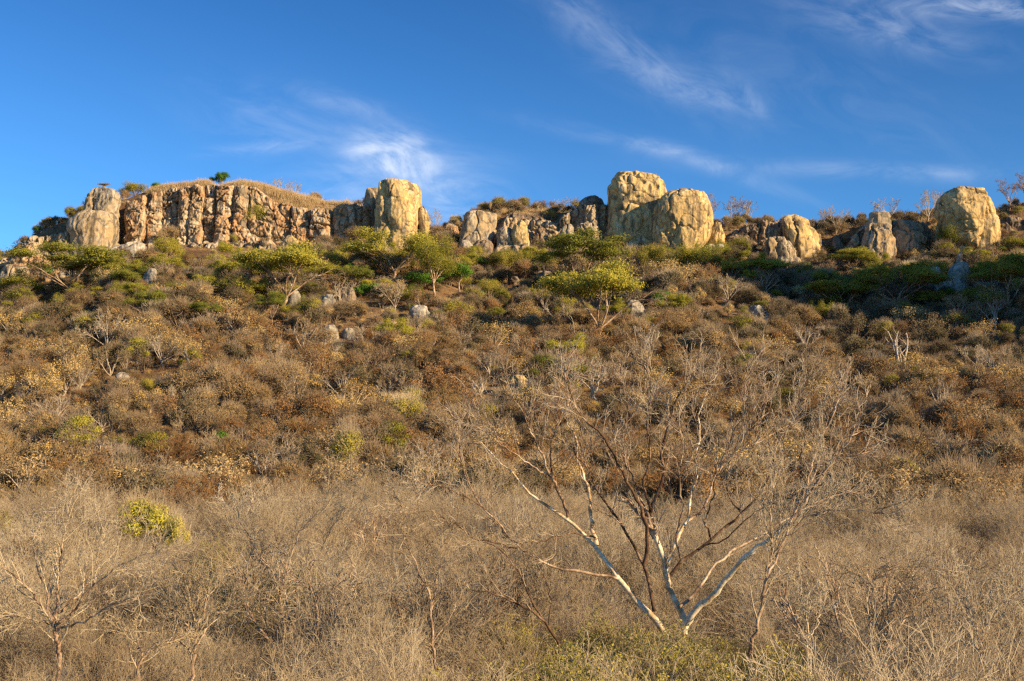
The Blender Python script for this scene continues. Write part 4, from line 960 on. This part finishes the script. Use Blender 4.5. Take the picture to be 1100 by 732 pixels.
# skyline trees: base on the crest
SK = [
 (bd[1], 392, 220, 30, 26, 'round brown bare tree on the crest left of the tall column', 268),
 (bv[1], 300, 214, 26, 26, 'pale bare tree on the grass left of the cliff end', 274),
 (bv[3], 315, 222, 26, 20, 'leaning grey bare tree above the rust red block', 272),
 (bv[3], 182, 200, 16, 16, 'small grey bare tree on the cliff top, leftmost one in the grass', 276),
 (bv[3], 200, 198, 18, 22, 'small bare tree on the cliff top right of the leftmost one', 276),
 (bv[1], 256, 194, 16, 18, 'pinkish small bare tree right of the green tuft on the cliff top', 276),
 (bv[1], 280, 200, 18, 18, 'small grey bare tree on the falling end of the cliff top grass', 276),
 (gt[0], 237, 194, 22, 20, 'slender green leaved tree on the highest grass of the cliff top', 274),
 (gt[1], 165, 203, 18, 18, 'little dark green tree on the cliff top beside a yellowish one', 276),
 (uy[0], 146, 208, 16, 26, 'pale yellowish tree at the left end of the cliff top', 276),
 (gt[0], 54, 238, 14, 12, 'dark green tree on the descending left skyline, the upper of two', 276),
 (gt[1], 42, 248, 12, 12, 'dark green tree on the descending left skyline, the lower of two', 276),
 (bv[1], 468, 256, 36, 20, 'pinkish bare tree right of the tall column', 272),
 (bv[3], 458, 248, 30, 14, 'thin grey bare tree close behind the right buttress', 272),
 (bv[0], 765, 254, 50, 28, 'tall slim bare tree just right of the lower dome', 272),
 (bv[0], 784, 254, 42, 40, 'flat crowned bare tree on the skyline right of the lower dome', 272),
 (bv[2], 803, 256, 38, 28, 'tan fuzzy bare tree on the skyline, the rightmost of three by the dome', 272),
 (bd[1], 846, 240, 20, 14, 'small brown tree behind the top of the split crag', 268),
 (bv[1], 897, 262, 44, 34, 'leaning bare tree in the saddle right of the split crag', 268),
 (bv[2], 884, 258, 28, 24, 'brown bare tree behind the right side of the split crag', 272),
 (bv[3], 955, 238, 36, 40, 'grey bare tree on the skyline above the cap boulder', 270),
 (bv[3], 997, 252, 42, 32, 'grey twiggy tree left of the bulging dome', 270),
 (bv[1], 1008, 246, 44, 24, 'pale twiggy tree close behind the bulging dome', 274),
 (bd[1], 1085, 246, 42, 44, 'golden brown bare tree right of the bulging dome', 270),
 (bd[1], 1104, 244, 46, 40, 'brown bare tree at the right end of the skyline', 272),
 (gt[0], 933, 226, 22, 12, 'slender tree with one green tuft above the cap boulder', 268),
 (bv[3], 602, 244, 20, 24, 'grey twiggy tree on the dark ridge left of the high crag', 272),
 (bv[1], 616, 236, 22, 24, 'dark twiggy tree beside the high crag', 270),
 (bv[2], 552, 238, 16, 26, 'pinkish low tree on the crest above the round boulders', 272),
 (bv[2], 578, 240, 16, 22, 'pinkish low tree on the crest right of another one', 272),
 (bv[1], 106, 226, 20, 20, 'dark bare tree behind the layered cap rock', 278),
 (bv[3], 76, 236, 18, 22, 'dark bare tree on the left skyline above the round boulder', 278),
 (bv[1], 22, 268, 16, 20, 'dark bare tree on the lower left skyline', 278),
]
for pr, px, py, h, w, lab, Yd in SK:
    H0, W0 = (5, 4) if pr in gt else (5.8, 6.0)
    put(pr, px, py, h, H0, 'skyline_tree', lab, 'tree', w, W0, Y=Yd)
for px, Yd, lab in ((694, 262, 'tiny bare bush on top of the taller dome, the left one'), (705, 262, 'tiny bare bush on top of the taller dome, the right one')):
    q = at(px, 190, Yd + 3); place(bv[1], 'dome_bush', tuple(q - np.array([0, 0, .3])), 0, (0.2, 0.2, 0.24), lab, 'bush')
q = at(112, 200.5, 264); o = place(gold[0], 'bush', tuple(q), 0, (1.5, 1.0, 0.35), 'golden dry tuft on top of the layered cap rock', 'bush')
q = at(527, 225, 262); o = place(gold[1], 'bush', tuple(q), 0, (0.4, 0.4, 0.8), 'tiny golden plant on the level top of the tan tower', 'bush')

# --- hillside bushes
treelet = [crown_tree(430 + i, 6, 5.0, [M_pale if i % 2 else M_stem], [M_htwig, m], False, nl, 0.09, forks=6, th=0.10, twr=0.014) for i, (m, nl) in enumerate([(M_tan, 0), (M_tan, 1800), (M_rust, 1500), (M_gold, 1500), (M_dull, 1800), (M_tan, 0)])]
leafy = [uo[0], uy[0], uo[1], uy[1], gt[0], uo[2]]
SL = fz + tan + gold + rust + dull + olive + ygb + treelet + leafy      # 5 + 4 + 2 + 2 + 3 + 2 + 2 + 6 + 6
tp = jgrid(lambda y: 0.44 * y + 22, (86, 296), lambda y: 2.25 if y < 250 else 2.0)
m = 1500; ex = np.stack([RNG.uniform(-125, 125, m), RNG.uniform(258, 276, m)], -1); epx = pxof(ex[:, 0], ex[:, 1], 48.0)[0]; ex = ex[(epx > 462) | (epx < 118)]
tp = np.concatenate([tp, ex]); isx = np.arange(len(tp)) >= len(tp) - len(ex)
X, Y = tp.T; Z = hgt(X, Y); pX, pY = pxof(X, Y, Z + 1)
nA = fbm(np.stack([X / 14, Y / 14, X * 0], -1), 3, 31); nB = fbm(np.stack([X / 7, Y / 7, X * 0 + 3], -1), 2, 57)
n = len(X); u = RNG.random(n)
shade = np.clip((pX - 720) / 160, 0, 1) * np.clip((415 - pY) / 50, 0, 1)  # darker plants are chosen here to deepen the shadow on the right
upper = np.clip((370 - pY) / 60, 0, 1); band = np.clip((pX - 150) / 120, 0, 1) * np.clip(1 - np.abs(pY + 14 * nA - 322) / 34, 0, 1)  # in this band dark foliage stands in for a cast shadow
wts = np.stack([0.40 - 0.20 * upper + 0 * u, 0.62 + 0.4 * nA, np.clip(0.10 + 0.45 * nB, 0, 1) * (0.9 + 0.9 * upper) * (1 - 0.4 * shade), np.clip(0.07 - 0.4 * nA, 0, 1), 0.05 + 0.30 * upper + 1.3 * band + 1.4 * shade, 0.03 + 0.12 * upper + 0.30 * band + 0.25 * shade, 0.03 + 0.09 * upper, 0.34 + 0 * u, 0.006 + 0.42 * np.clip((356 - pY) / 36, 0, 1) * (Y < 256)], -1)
low = pY > 470; wts[low, 0] += 0.6; wts[low, 3] *= 0.4
wts = np.clip(wts, 0, None); cw = np.cumsum(wts / wts.sum(1, keepdims=True), 1)
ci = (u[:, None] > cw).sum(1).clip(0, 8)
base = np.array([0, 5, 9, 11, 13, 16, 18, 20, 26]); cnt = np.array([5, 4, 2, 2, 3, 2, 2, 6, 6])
pk = base[ci] + RNG.integers(0, 100, n) % cnt[ci]; pk = np.where((ci == 7) & (shade > 0.3) & (RNG.random(n) < .6), 24, pk)  # dull small trees too, for the same shaded tone
sc = (0.55 + 1.35 * RNG.random(n) ** 2.4) * (1 + 0.45 * nA); sc = np.where(ci == 2, sc * 0.85, sc); sc = np.where(ci == 7, 0.45 + 0.75 * RNG.random(n), sc); sc = np.where(ci == 8, 0.32 + 0.38 * RNG.random(n), sc)
sc = np.where(Y > 262, sc * 0.6, sc)
ledge = (pX > -20) & (pX < 345)
mask = ~((Y > 249) & (Y < 272)) | (RNG.random(n) < np.where(pX > 465, 0.75, 0.12))
mask |= isx; mask &= ~(ledge & (Y > 240) & (Y <= 251) & (RNG.random(n) < 0.8)); mask &= RNG.random(n) < np.interp(Y + 30 * nA, [88, 108], [0, 1])
mask &= ~((Y > 262) & (pX > 140) & (pX < 330) & (RNG.random(n) < 0.82))      # the cliff top is grass
mask &= ~((Y > 262) & (RNG.random(n) < 0.2))
for o in list(col.objects):                                                   # keep the loose stones in view
    if o.name.startswith('boulder'):
        wv = max(o.dimensions.x, 1.5)
        mask &= ~((np.abs(X - o.location.x) < wv * 0.6) & (Y > o.location.y - 4.0) & (Y < o.location.y + wv * .3))
for (tx, ty, tw, dep) in TAKEN:                                                # and the single trees and bushes
    mask &= ~((np.abs(X - tx) < tw) & (Y > ty - dep) & (Y < ty + 1.0))
X, Y, Z, sc, pk, ci, pX, pY = [a[mask] for a in (X, Y, Z, sc, pk, ci, pX, pY)]
rz = RNG.uniform(0, 6.283, len(X)); sxy = sc * RNG.uniform(0.85, 1.2, len(X)); tl2 = RNG.normal(size=(len(X), 2)) * 0.07
KN = [('leafless_shrub', 'leafless brown shrub', 'shrub', 110), ('tan_bush', 'round tan bush', 'bush', 110), ('golden_bush', 'golden brown bush', 'bush', 100), ('rusty_bush', 'rusty brown bush', 'bush', 80),
      ('dark_bush', 'dull dark bush', 'bush', 100), ('olive_bush', 'olive green bush', 'bush', 90), ('yellowish_bush', 'yellowish green bush', 'bush', 80), ('small_tree', 'small brown twiggy tree', 'small tree', 220), ('leafy_tree', 'leafy green tree', 'tree', 160)]
LM = [(100, 240, 'the round grey boulder'), (35, 275, 'the broken orange brown rock'), (78, 300, 'the broad olive tree'), (158, 300, 'the grey boulder pair'), (215, 270, 'the cliff foot ledge'), (300, 300, 'the forked flat crowned tree'),
      (315, 268, 'the golden faced boulder'), (372, 280, 'the end of the cliff'), (322, 372, 'the vase shaped bare tree'), (355, 357, 'the pale boulder by the bare tree'), (430, 240, 'the tall rock column'), (425, 290, 'the tree under the column'),
      (452, 335, 'the flat pale boulder'), (440, 390, 'the mid slope lime bush'), (512, 250, 'the blocky tan tower'), (560, 255, 'the two round boulders'), (610, 262, 'the upright oval boulder'), (625, 295, 'the mustard umbrella tree'),
      (636, 345, 'the large open umbrella tree'), (690, 235, 'the taller dome'), (735, 245, 'the lower dome'), (682, 332, 'the white boulder under the domes'), (556, 415, 'the golden mid slope boulder'), (237, 474, 'the vivid green bush'),
      (180, 378, 'the three stemmed tree'), (112, 355, 'the tall thin bare tree'), (72, 505, 'the pale forked bare tree'), (112, 447, 'the crooked pale bare tree'), (316, 420, 'the slim upright bare tree'), (374, 482, 'the yellow brown leafy bush'),
      (356, 454, 'the low pale stone'), (815, 336, 'the lone white boulder'), (862, 245, 'the split crag'), (840, 275, 'the mottled grey buttress'), (942, 262, 'the sloping rib'), (962, 318, 'the mustard green tree'), (1042, 240, 'the bulging dome'),
      (1018, 297, 'the white boulder trio'), (968, 375, 'the dead white snag'), (1010, 425, 'the lower right bare tree'), (800, 395, 'the olive bush'), (1085, 318, 'the right edge olive tree'), (988, 466, 'the upright green bush'),
      (1038, 514, 'the olive yellow bush'), (640, 405, 'the wide grey bare tree'), (270, 545, 'the silvery spreading bare tree'), (158, 555, 'the bright yellow bush'), (455, 490, 'the slope foot bare tree'), (12, 370, 'the small dark left rock'), (1070, 335, 'the green topped bare tree'), (132, 404, 'the small bluish stone')]
ORD = ['nearest', 'second', 'third', 'fourth', 'fifth', 'sixth', 'seventh', 'eighth', 'ninth', 'tenth', 'eleventh', 'twelfth', 'thirteenth', 'fourteenth', 'fifteenth', 'sixteenth', 'seventeenth', 'eighteenth', 'nineteenth', 'twentieth']
def relabel(items, lms):
    """items: (object, look, px, py): name each by its look, the nearest landmark, the side it is on, and its order from there"""
    L = np.array([(a, b) for a, b, c in lms], float); book = {}
    for o, look, x, y in items:
        d = np.hypot(L[:, 0] - x, (L[:, 1] - y) * 1.3); k = int(np.argmin(d)); dx, dy = x - L[k, 0], y - L[k, 1]
        side = ('right of' if dx > 0 else 'left of') if abs(dx) > abs(dy) else ('below' if dy > 0 else 'above')
        book.setdefault((look, k, side), []).append((d[k], o))
    for (look, k, side), v in book.items():
        v.sort(key=lambda t: t[0])
        for r_, (dd, o) in enumerate(v):
            if len(v) == 1: o['label'] = '%s just %s %s' % (look, side, lms[k][2])
            else: o['label'] = '%s, %s one %s %s' % (look, (ORD + ['farthest'])[min(r_, 20)], side, lms[k][2])
relabel(near_named + thicket_trees, [(56, 670, 'the pale limbed tree'), (150, 705, 'the short white tree'), (208, 690, 'the upright stemmed tree'), (300, 660, 'the thick limbed bare tree'), (465, 690, 'the reddish stemmed tree'),
    (580, 660, 'the leaning thin grey tree'), (690, 650, 'the left limb of the white tree'), (727, 700, 'the foot of the white tree'), (790, 610, 'the right limb of the white tree'), (820, 650, 'the slender dark tree'), (868, 700, 'the straight pale stem'),
    (946, 700, 'the upright grey bare tree'), (1052, 700, 'the pale forked tree'), (158, 590, 'the bright yellow bush'), (370, 700, 'the gap between two bare trees'), (380, 600, 'the thicket middle'), (530, 720, 'the bottom left of the white tree'), (1000, 620, 'the thicket right of the white tree'), (1052, 640, 'the thicket at the right edge'), (1000, 710, 'the bottom right corner'), (20, 710, 'the bottom left corner'), (640, 710, 'the leafy shrubs under the white tree')])
inv = (pX > 5) & (pX < 1095)
stuff_idx = np.zeros(len(X), bool); named = []
for c in range(9):
    nm, look, cat, nmax = KN[c]
    ids = np.where((ci == c) & inv)[0]; ids = ids[np.argsort(Y[ids] / sc[ids] + 400 * (Y[ids] > 262))]
    sel = ids[:nmax]; m = (ci == c); m[sel] = False; stuff_idx |= m
    for i in sel:
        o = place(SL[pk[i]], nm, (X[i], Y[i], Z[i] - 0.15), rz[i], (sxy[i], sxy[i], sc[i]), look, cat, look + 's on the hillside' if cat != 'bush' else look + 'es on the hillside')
        o.rotation_euler = (tl2[i, 0], tl2[i, 1], rz[i]); named.append((o, look, pX[i], pY[i]))
relabel(named, LM)
r = np.where(stuff_idx)[0]
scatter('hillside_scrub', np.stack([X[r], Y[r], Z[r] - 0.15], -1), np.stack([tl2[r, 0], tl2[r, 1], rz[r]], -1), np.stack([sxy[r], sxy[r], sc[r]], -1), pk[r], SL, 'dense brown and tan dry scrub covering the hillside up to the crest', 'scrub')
# bushes covering the added shading spur outside the picture, to the right
m = 700; X = RNG.uniform(85, 230, m); Y = RNG.uniform(120, 270, m); X = np.maximum(X, 0.46 * Y + 24); s = RNG.uniform(.7, 1.2, m)
scatter('added_spur_scrub', np.stack([X, Y, hgt(X, Y) - .15], -1), np.stack([X * 0, X * 0, RNG.uniform(0, 6.28, m)], -1), np.stack([s, s, s], -1), RNG.integers(0, 16, m), SL, 'dry scrub on the spur added beyond the right end of the hillside', 'scrub')

# ------------------------------------------------------------------ the big white barked tree
def smooth_path(pts, n, dy0, dy1, Y0, rng, jit=0.02):
    """pts in picture pixels; the limb leans in depth from dy0 to dy1 metres"""
    pts = np.array(pts, float); s = np.concatenate([[0], np.cumsum(np.hypot(*np.diff(pts, axis=0).T))]); t = np.linspace(0, s[-1], n)
    x = np.interp(t, s, pts[:, 0]); y = np.interp(t, s, pts[:, 1]); Yd = Y0 + dy0 + (dy1 - dy0) * (t / s[-1])
    P = np.stack([at(a, b, c) for a, b, c in zip(x, y, Yd)])
    Q = P.copy(); Q[1:-1] = 0.25 * P[:-2] + 0.5 * P[1:-1] + 0.25 * P[2:]
    return Q + rng.normal(size=Q.shape) * jit * np.array([1, 1, 1]) * (np.arange(n)[:, None] > 0)
def big_tree():
    Y0 = 36.0; rng = np.random.default_rng(9)
    base = at(727, 705, Y0); gz = hgt(base[0], Y0)
    root = empty('white_barked_tree', (base[0], Y0, gz)); tag(root, 'large bare tree with spreading white barked limbs rising out of the thicket', 'tree')
    inv_ = np.array([base[0], Y0, gz])
    # (points, radius start, radius end, depth start, depth end, dark)
    limbs = [
     ([(722, 730), (727, 702), (734, 680), (737, 668)], .17, .13, 0, 0, 0),
     ([(737, 670), (729, 655), (720, 636), (715, 609), (710, 592), (703, 575)], .115, .085, 0, .3, 0),
     ([(736, 672), (749, 653), (764, 643), (776, 628), (788, 611), (798, 600), (820, 584), (844, 568)], .12, .06, 0, -1.6, 0),
     ([(844, 568), (862, 545), (880, 515), (900, 490), (915, 470)], .055, .02, -1.6, -2.0, 0),
     ([(820, 584), (850, 560), (880, 552), (915, 548), (940, 552)], .03, .012, -1.2, -2.5, 0),
     ([(844, 568), (866, 526), (876, 484), (895, 443), (905, 420)], .05, .016, -1.6, -.6, 0),
     ([(726, 705), (716, 683), (703, 663), (694, 657), (676, 638), (664, 620), (649, 601), (636, 584), (617, 564), (603, 553), (585, 542), (571, 535), (558, 515), (534, 495), (517, 476)], .12, .018, 0, 1.4, 0),
     ([(641, 586), (636, 567), (633, 545), (636, 535), (627, 510), (619, 490), (620, 473), (607, 452), (612, 425)], .075, .014, .7, 2.2, 0),
     ([(610, 557), (606, 540), (594, 515), (583, 493), (573, 468), (562, 444), (552, 428)], .06, .012, .9, -.4, 0),
     ([(594, 515), (590, 485), (600, 451), (595, 424), (600, 405)], .035, .010, .3, 1.2, 1),
     ([(594, 515), (563, 495), (539, 478), (525, 465), (505, 456)], .032, .009, .3, -.6, 0),
     ([(664, 622), (647, 619), (610, 612), (583, 604), (558, 589), (546, 577), (534, 560), (514, 542), (504, 522), (497, 493), (492, 476)], .055, .012, .4, -1.6, 0),
     ([(556, 589), (530, 582), (509, 580), (492, 564), (465, 550), (448, 548)], .03, .008, -.9, -1.8, 1),
     ([(640, 578), (612, 573), (578, 582), (561, 584), (545, 578)], .030, .010, .6, -.6, 1),
     ([(522, 548), (500, 534), (476, 522), (458, 520)], .022, .007, -1.3, -2.2, 1),
     ([(703, 657), (700, 640), (691, 604), (674, 574), (664, 560), (648, 537), (632, 505), (620, 490), (607, 478)], .07, .014, 0, 1.0, 1),
     ([(692, 606), (696, 589), (695, 567), (693, 552), (684, 535), (674, 520), (664, 503), (654, 478), (642, 463), (622, 446), (612, 424), (610, 410)], .08, .014, .1, -1.2, 1),
     ([(703, 578), (697, 560), (700, 545), (708, 528), (716, 510), (710, 484), (716, 461), (729, 424), (742, 405)], .085, .014, .3, 1.8, 1),
     ([(697, 566), (690, 540), (684, 520), (672, 500), (668, 470), (676, 440), (672, 415)], .055, .012, .4, 2.2, 1),
     ([(700, 550), (690, 520), (700, 490), (694, 455), (700, 425), (695, 400)], .045, .010, .5, -.4, 1),
     ([(715, 608), (723, 587), (737, 562), (742, 535), (749, 515), (747, 495), (752, 474), (750, 445), (760, 420)], .070, .014, .2, 1.2, 0),
     ([(738, 560), (757, 549), (765, 520), (770, 505), (799, 484), (830, 466), (850, 455)], .05, .012, .5, 2.4, 0),
     ([(770, 505), (778, 489), (790, 462), (801, 437), (796, 414), (806, 398)], .035, .010, 1.2, .3, 0),
     ([(717, 622), (731, 604), (751, 589), (764, 579), (779, 567), (796, 552), (818, 530), (835, 515), (856, 507), (902, 494), (925, 488)], .060, .014, .2, 1.4, 1),
     ([(764, 579), (757, 560), (764, 540), (768, 520), (774, 500)], .04, .012, .4, -.6, 1),
     ([(796, 552), (780, 530), (782, 505), (790, 480), (812, 455), (824, 430)], .035, .010, .9, 2.0, 1),
     ([(818, 530), (830, 500), (834, 480), (850, 455), (858, 432)], .032, .010, 1.2, .2, 0),
     ([(730, 652), (749, 636), (761, 614), (788, 591), (810, 579), (835, 564), (850, 554), (880, 538), (905, 530)], .055, .014, -.1, 1.8, 0),
     ([(731, 600), (725, 575), (735, 545), (728, 510), (735, 480), (728, 450), (735, 420)], .038, .010, .4, -1.0, 0),
     ([(856, 507), (862, 480), (880, 458), (892, 440)], .025, .009, 1.3, .6, 1),
     ([(751, 589), (775, 582), (800, 560), (815, 548), (845, 535), (875, 525)], .03, .009, .3, -.8, 1),
    ]
    bw = Buf(); bd_ = Buf(); bb = Buf(); bt = Buf()
    for pts, r0, r1, d0, d1, dk in limbs:
        M = 22; P = smooth_path(pts, M, d0, d1, Y0, rng, 0.015 if r0 > .1 else 0.022) - inv_
        if pts[0] == (722, 730): P[0] = (0, 0, -0.3); P[1] = P[0] * .5 + P[3] * .5; P[2] = P[0] * .2 + P[3] * .8
        t = np.linspace(0, 1, M); R = 0.80 * (r0 * (1 - t) + r1 * t) * (1 + 0.07 * rng.normal(size=M))
        tubes(bd_ if dk else (bw if r0 >= 0.07 else bb), P[None], R[None], k=9)
        # side branches, more towards the end
        D = np.gradient(P, axis=0); D = unit(D)[None]; L = np.array([np.linalg.norm(np.diff(P, axis=0), axis=1).sum()])
        if r0 > 0.115: continue
        s1 = dict(n=int(4 + L[0] * 1.1), t0=0.34, ang=(0.3, 0.85), lf=(1, 1), rf=0.5)
        st, nd, ln, rr = spawn(rng, P[None], D, R[None], L, s1)
        nd = unit(nd + np.array([0, 0, 0.42])); ln = rng.uniform(0.7, 1.7, len(st)) * (0.5 + 0.5 * (np.linalg.norm(P[-1]) > 2))
        rr = np.clip(rr, 0.012, 0.030)
        g = grow(rng, st, nd, ln, rr, [dict(nseg=7, wob=0.20, trop=0.06, taper=.7), dict(n=5, nseg=4, wob=0.16, trop=0.06, t0=0.2, ang=(.3, .8), lf=(.32, .6), rf=.65),
                                       dict(n=4, nseg=3, wob=0.17, trop=0.05, t0=0.2, ang=(.3, .8), lf=(.3, .6), rf=.65)])
        # tip fan
        tf = 4; g2 = grow(rng, np.repeat(P[-1:], tf, 0), unit(D[0, -1] + rng.normal(size=(tf, 3)) * 0.45 + np.array([0, 0, .15])), rng.uniform(.6, 1.4, tf), r1 * .9,
                 [dict(nseg=6, wob=0.2, trop=0.06), dict(n=5, nseg=4, wob=0.22, trop=0.05, t0=0.15, lf=(.3, .6), rf=.65), dict(n=3, nseg=3, wob=0.25, trop=.04, t0=.2, lf=(.3, .6), rf=.65)])
        for gg in (g, g2):
            tubes(bb, gg[0][0], np.maximum(gg[0][1], .009), k=5); tubes(bt, gg[1][0], np.maximum(gg[1][1], .0078), k=3); tubes(bt, gg[2][0], np.maximum(gg[2][1], .0052), k=3)
    obj('trunk', bw.mesh('trunk', [M_white_bark]), root); obj('dark_limbs', bd_.mesh('dark_limbs', [M_dark_bark]), root)['label'] = 'dark brown inner limbs'
    obj('branches', bb.mesh('branches', [M_mid_bark]), root); obj('twigs', bt.mesh('twigs', [M_ctwig]), root)
big_tree()

# ------------------------------------------------------------------ bare trees standing in the thicket
def near_tree(name, label, pts_list, Y0, base_px, bark, twr=.0045, seed=1, spread=1.0, nch=9, lnr=(.6, 1.5)):
    rng = np.random.default_rng(seed); base = at(base_px[0], base_px[1], Y0); gz = hgt(base[0], Y0); org = np.array([base[0], Y0, gz])
    root = empty(name, tuple(org)); tag(root, label, 'tree')
    bw = Buf(); bb = Buf()
    for j, (pts, r0, r1, d1) in enumerate(pts_list):
        M = 14; P = smooth_path(pts, M, 0 if j == 0 else rng.uniform(-.1, .1), d1, Y0, rng, 0.02) - org
        if j == 0: P = np.concatenate([[[0, 0, -.2]], P]); M += 1
        R = np.linspace(r0, r1, M); tubes(bw, P[None], R[None], k=6)
        D = unit(np.gradient(P, axis=0))[None]; L = np.array([np.linalg.norm(np.diff(P, axis=0), axis=1).sum()])
        st, nd, ln, rr = spawn(rng, P[None], D, R[None], L, dict(n=nch, t0=.3, ang=(.3, .9), lf=(1, 1), rf=.6))
        st = np.concatenate([st, np.repeat(P[-1:], 3, 0)]); nd = unit(np.concatenate([nd, D[0, -1] + rng.normal(size=(3, 3)) * .4]) + np.array([0, 0, .25])); rr = np.concatenate([rr, [r1] * 3])
        g = grow(rng, st, nd, rng.uniform(*lnr, len(st)), np.clip(rr, .006, .02), [dict(nseg=6, wob=.18, trop=.05), dict(n=6, nseg=4, wob=.2, trop=.04, t0=.2, lf=(.3, .6), rf=.65), dict(n=5, nseg=3, wob=.22, trop=.03, t0=.2, lf=(.3, .6), rf=.65)])
        tubes(bb, *g[0], k=4); tubes(bb, g[1][0], np.maximum(g[1][1], .005), k=3); tubes(bb, g[2][0], np.maximum(g[2][1], twr), k=3)
    obj('trunk', bw.mesh('trunk', [bark]), root); obj('branches', bb.mesh('branches', [M_twig]), root)
near_tree('slender_tree', 'slender dark bare tree with fanning stems right of the white barked tree', [
    ([(806, 700), (815, 663), (823, 626), (828, 604)], .05, .035, 0), ([(828, 604), (829, 580), (827, 555), (829, 525)], .03, .010, -.2), ([(824, 622), (838, 591), (850, 562), (862, 532), (880, 500)], .03, .010, .4),
    ([(826, 615), (835, 585), (838, 555), (840, 530)], .024, .009, .2), ([(829, 600), (850, 570), (872, 548), (890, 535)], .02, .008, -.5)], 30, (806, 700), M_mid_bark, seed=3, nch=6, lnr=(.5, 1.1))
near_tree('bare_tree', 'spreading bare tree with pale limbs at the left of the thicket', [
    ([(64, 705), (60, 680), (56, 670)], .055, .042, 0), ([(56, 670), (44, 650), (28, 630), (8, 612), (-10, 600)], .045, .012, -.6), ([(57, 672), (52, 648), (46, 625), (36, 600), (34, 580)], .04, .010, .4),
    ([(58, 672), (62, 645), (63, 615), (66, 585), (72, 560)], .045, .010, .2), ([(60, 672), (80, 655), (98, 630), (122, 612), (146, 600)], .035, .009, -.4), ([(62, 676), (90, 668), (118, 650), (150, 640)], .03, .009, -1),
    ([(60, 660), (84, 640), (106, 605), (112, 580)], .03, .009, .8), ([(56, 672), (36, 664), (10, 662)], .02, .008, -.5)], 31, (64, 705), M_mid_bark, seed=4)
near_tree('bare_tree', 'short white stemmed bare tree bending left at the bottom edge', [
    ([(146, 745), (148, 725), (152, 705), (166, 695), (180, 692)], .04, .012, 0), ([(152, 705), (150, 690), (140, 678)], .02, .008, .2), ([(166, 695), (196, 682), (216, 668), (222, 640)], .02, .008, .3)], 24, (146, 750), M_mid_bark, seed=5, nch=5, lnr=(.4, .8))
near_tree('bare_tree', 'bare tree with a thick pale limb above the bright yellow bush side of the thicket', [
    ([(300, 700), (303, 660), (300, 640)], .06, .045, 0), ([(300, 640), (288, 610), (276, 590), (258, 560)], .04, .009, .5), ([(301, 640), (312, 600), (322, 570), (350, 545)], .04, .009, -.5),
    ([(302, 645), (330, 620), (345, 590), (360, 560)], .035, .009, .5), ([(301, 650), (282, 640), (262, 620), (240, 605)], .03, .008, -.5)], 40, (300, 700), M_mid_bark, seed=6)
near_tree('bare_tree', 'thin reddish stemmed bare tree left of the white barked tree', [
    ([(470, 735), (466, 700), (464, 660), (462, 640)], .035, .022, 0), ([(462, 640), (450, 615), (438, 590), (430, 572)], .02, .007, -.3), ([(464, 655), (470, 620), (476, 600), (482, 580)], .018, .007, .3), ([(465, 690), (485, 660), (497, 635)], .016, .007, .2)], 28, (470, 745), M_mid_bark, seed=7, nch=6, lnr=(.4, .9))
near_tree('bare_tree', 'thin grey bare tree leaning left low in front of the white barked tree', [
    ([(600, 690), (583, 665), (555, 648), (530, 638), (505, 632)], .04, .012, -.8), ([(583, 665), (570, 640), (556, 612), (540, 592), (520, 580)], .028, .008, .3), ([(590, 675), (592, 645), (585, 620), (575, 600)], .02, .007, .3)], 32, (604, 700), M_dark_bark, seed=8, nch=6, lnr=(.4, 1))
near_tree('bare_tree', 'upright grey bare tree in the right part of the thicket', [
    ([(948, 730), (946, 700), (944, 670)], .045, .03, 0), ([(944, 670), (936, 645), (925, 620)], .02, .007, .3), ([(944, 680), (958, 650), (975, 625)], .022, .007, -.3), ([(945, 700), (962, 690), (985, 660)], .018, .007, .3)], 27, (948, 740), M_mid_bark, seed=10, nch=7, lnr=(.5, 1.0))
near_tree('bare_tree', 'straight thin pale stem with few twigs in the right part of the thicket', [
    ([(870, 735), (869, 700), (867, 665)], .025, .014, 0), ([(867, 665), (860, 645), (858, 630)], .012, .006, .1), ([(868, 690), (878, 668), (884, 650)], .012, .006, .1)], 26, (870, 745), M_white_bark, seed=11, nch=4, lnr=(.3, .7))
near_tree('bare_tree', 'pale forked bare tree near the right edge of the thicket', [
    ([(1050, 735), (1054, 705), (1052, 680)], .04, .028, 0), ([(1052, 680), (1040, 655), (1030, 640)], .022, .007, .3), ([(1053, 690), (1070, 662), (1086, 640)], .022, .007, -.3)], 26, (1050, 745), M_mid_bark, seed=12, nch=7, lnr=(.5, 1))
near_tree('bare_tree', 'bare tree with upright stems in the middle left of the thicket', [
    ([(205, 735), (208, 700), (210, 672)], .04, .026, 0), ([(210, 672), (212, 650), (215, 632)], .02, .007, .2), ([(209, 690), (196, 665), (180, 648)], .02, .007, -.3), ([(209, 695), (228, 670), (246, 655)], .02, .007, .3)], 25, (205, 745), M_mid_bark, seed=13, nch=7, lnr=(.4, .9))
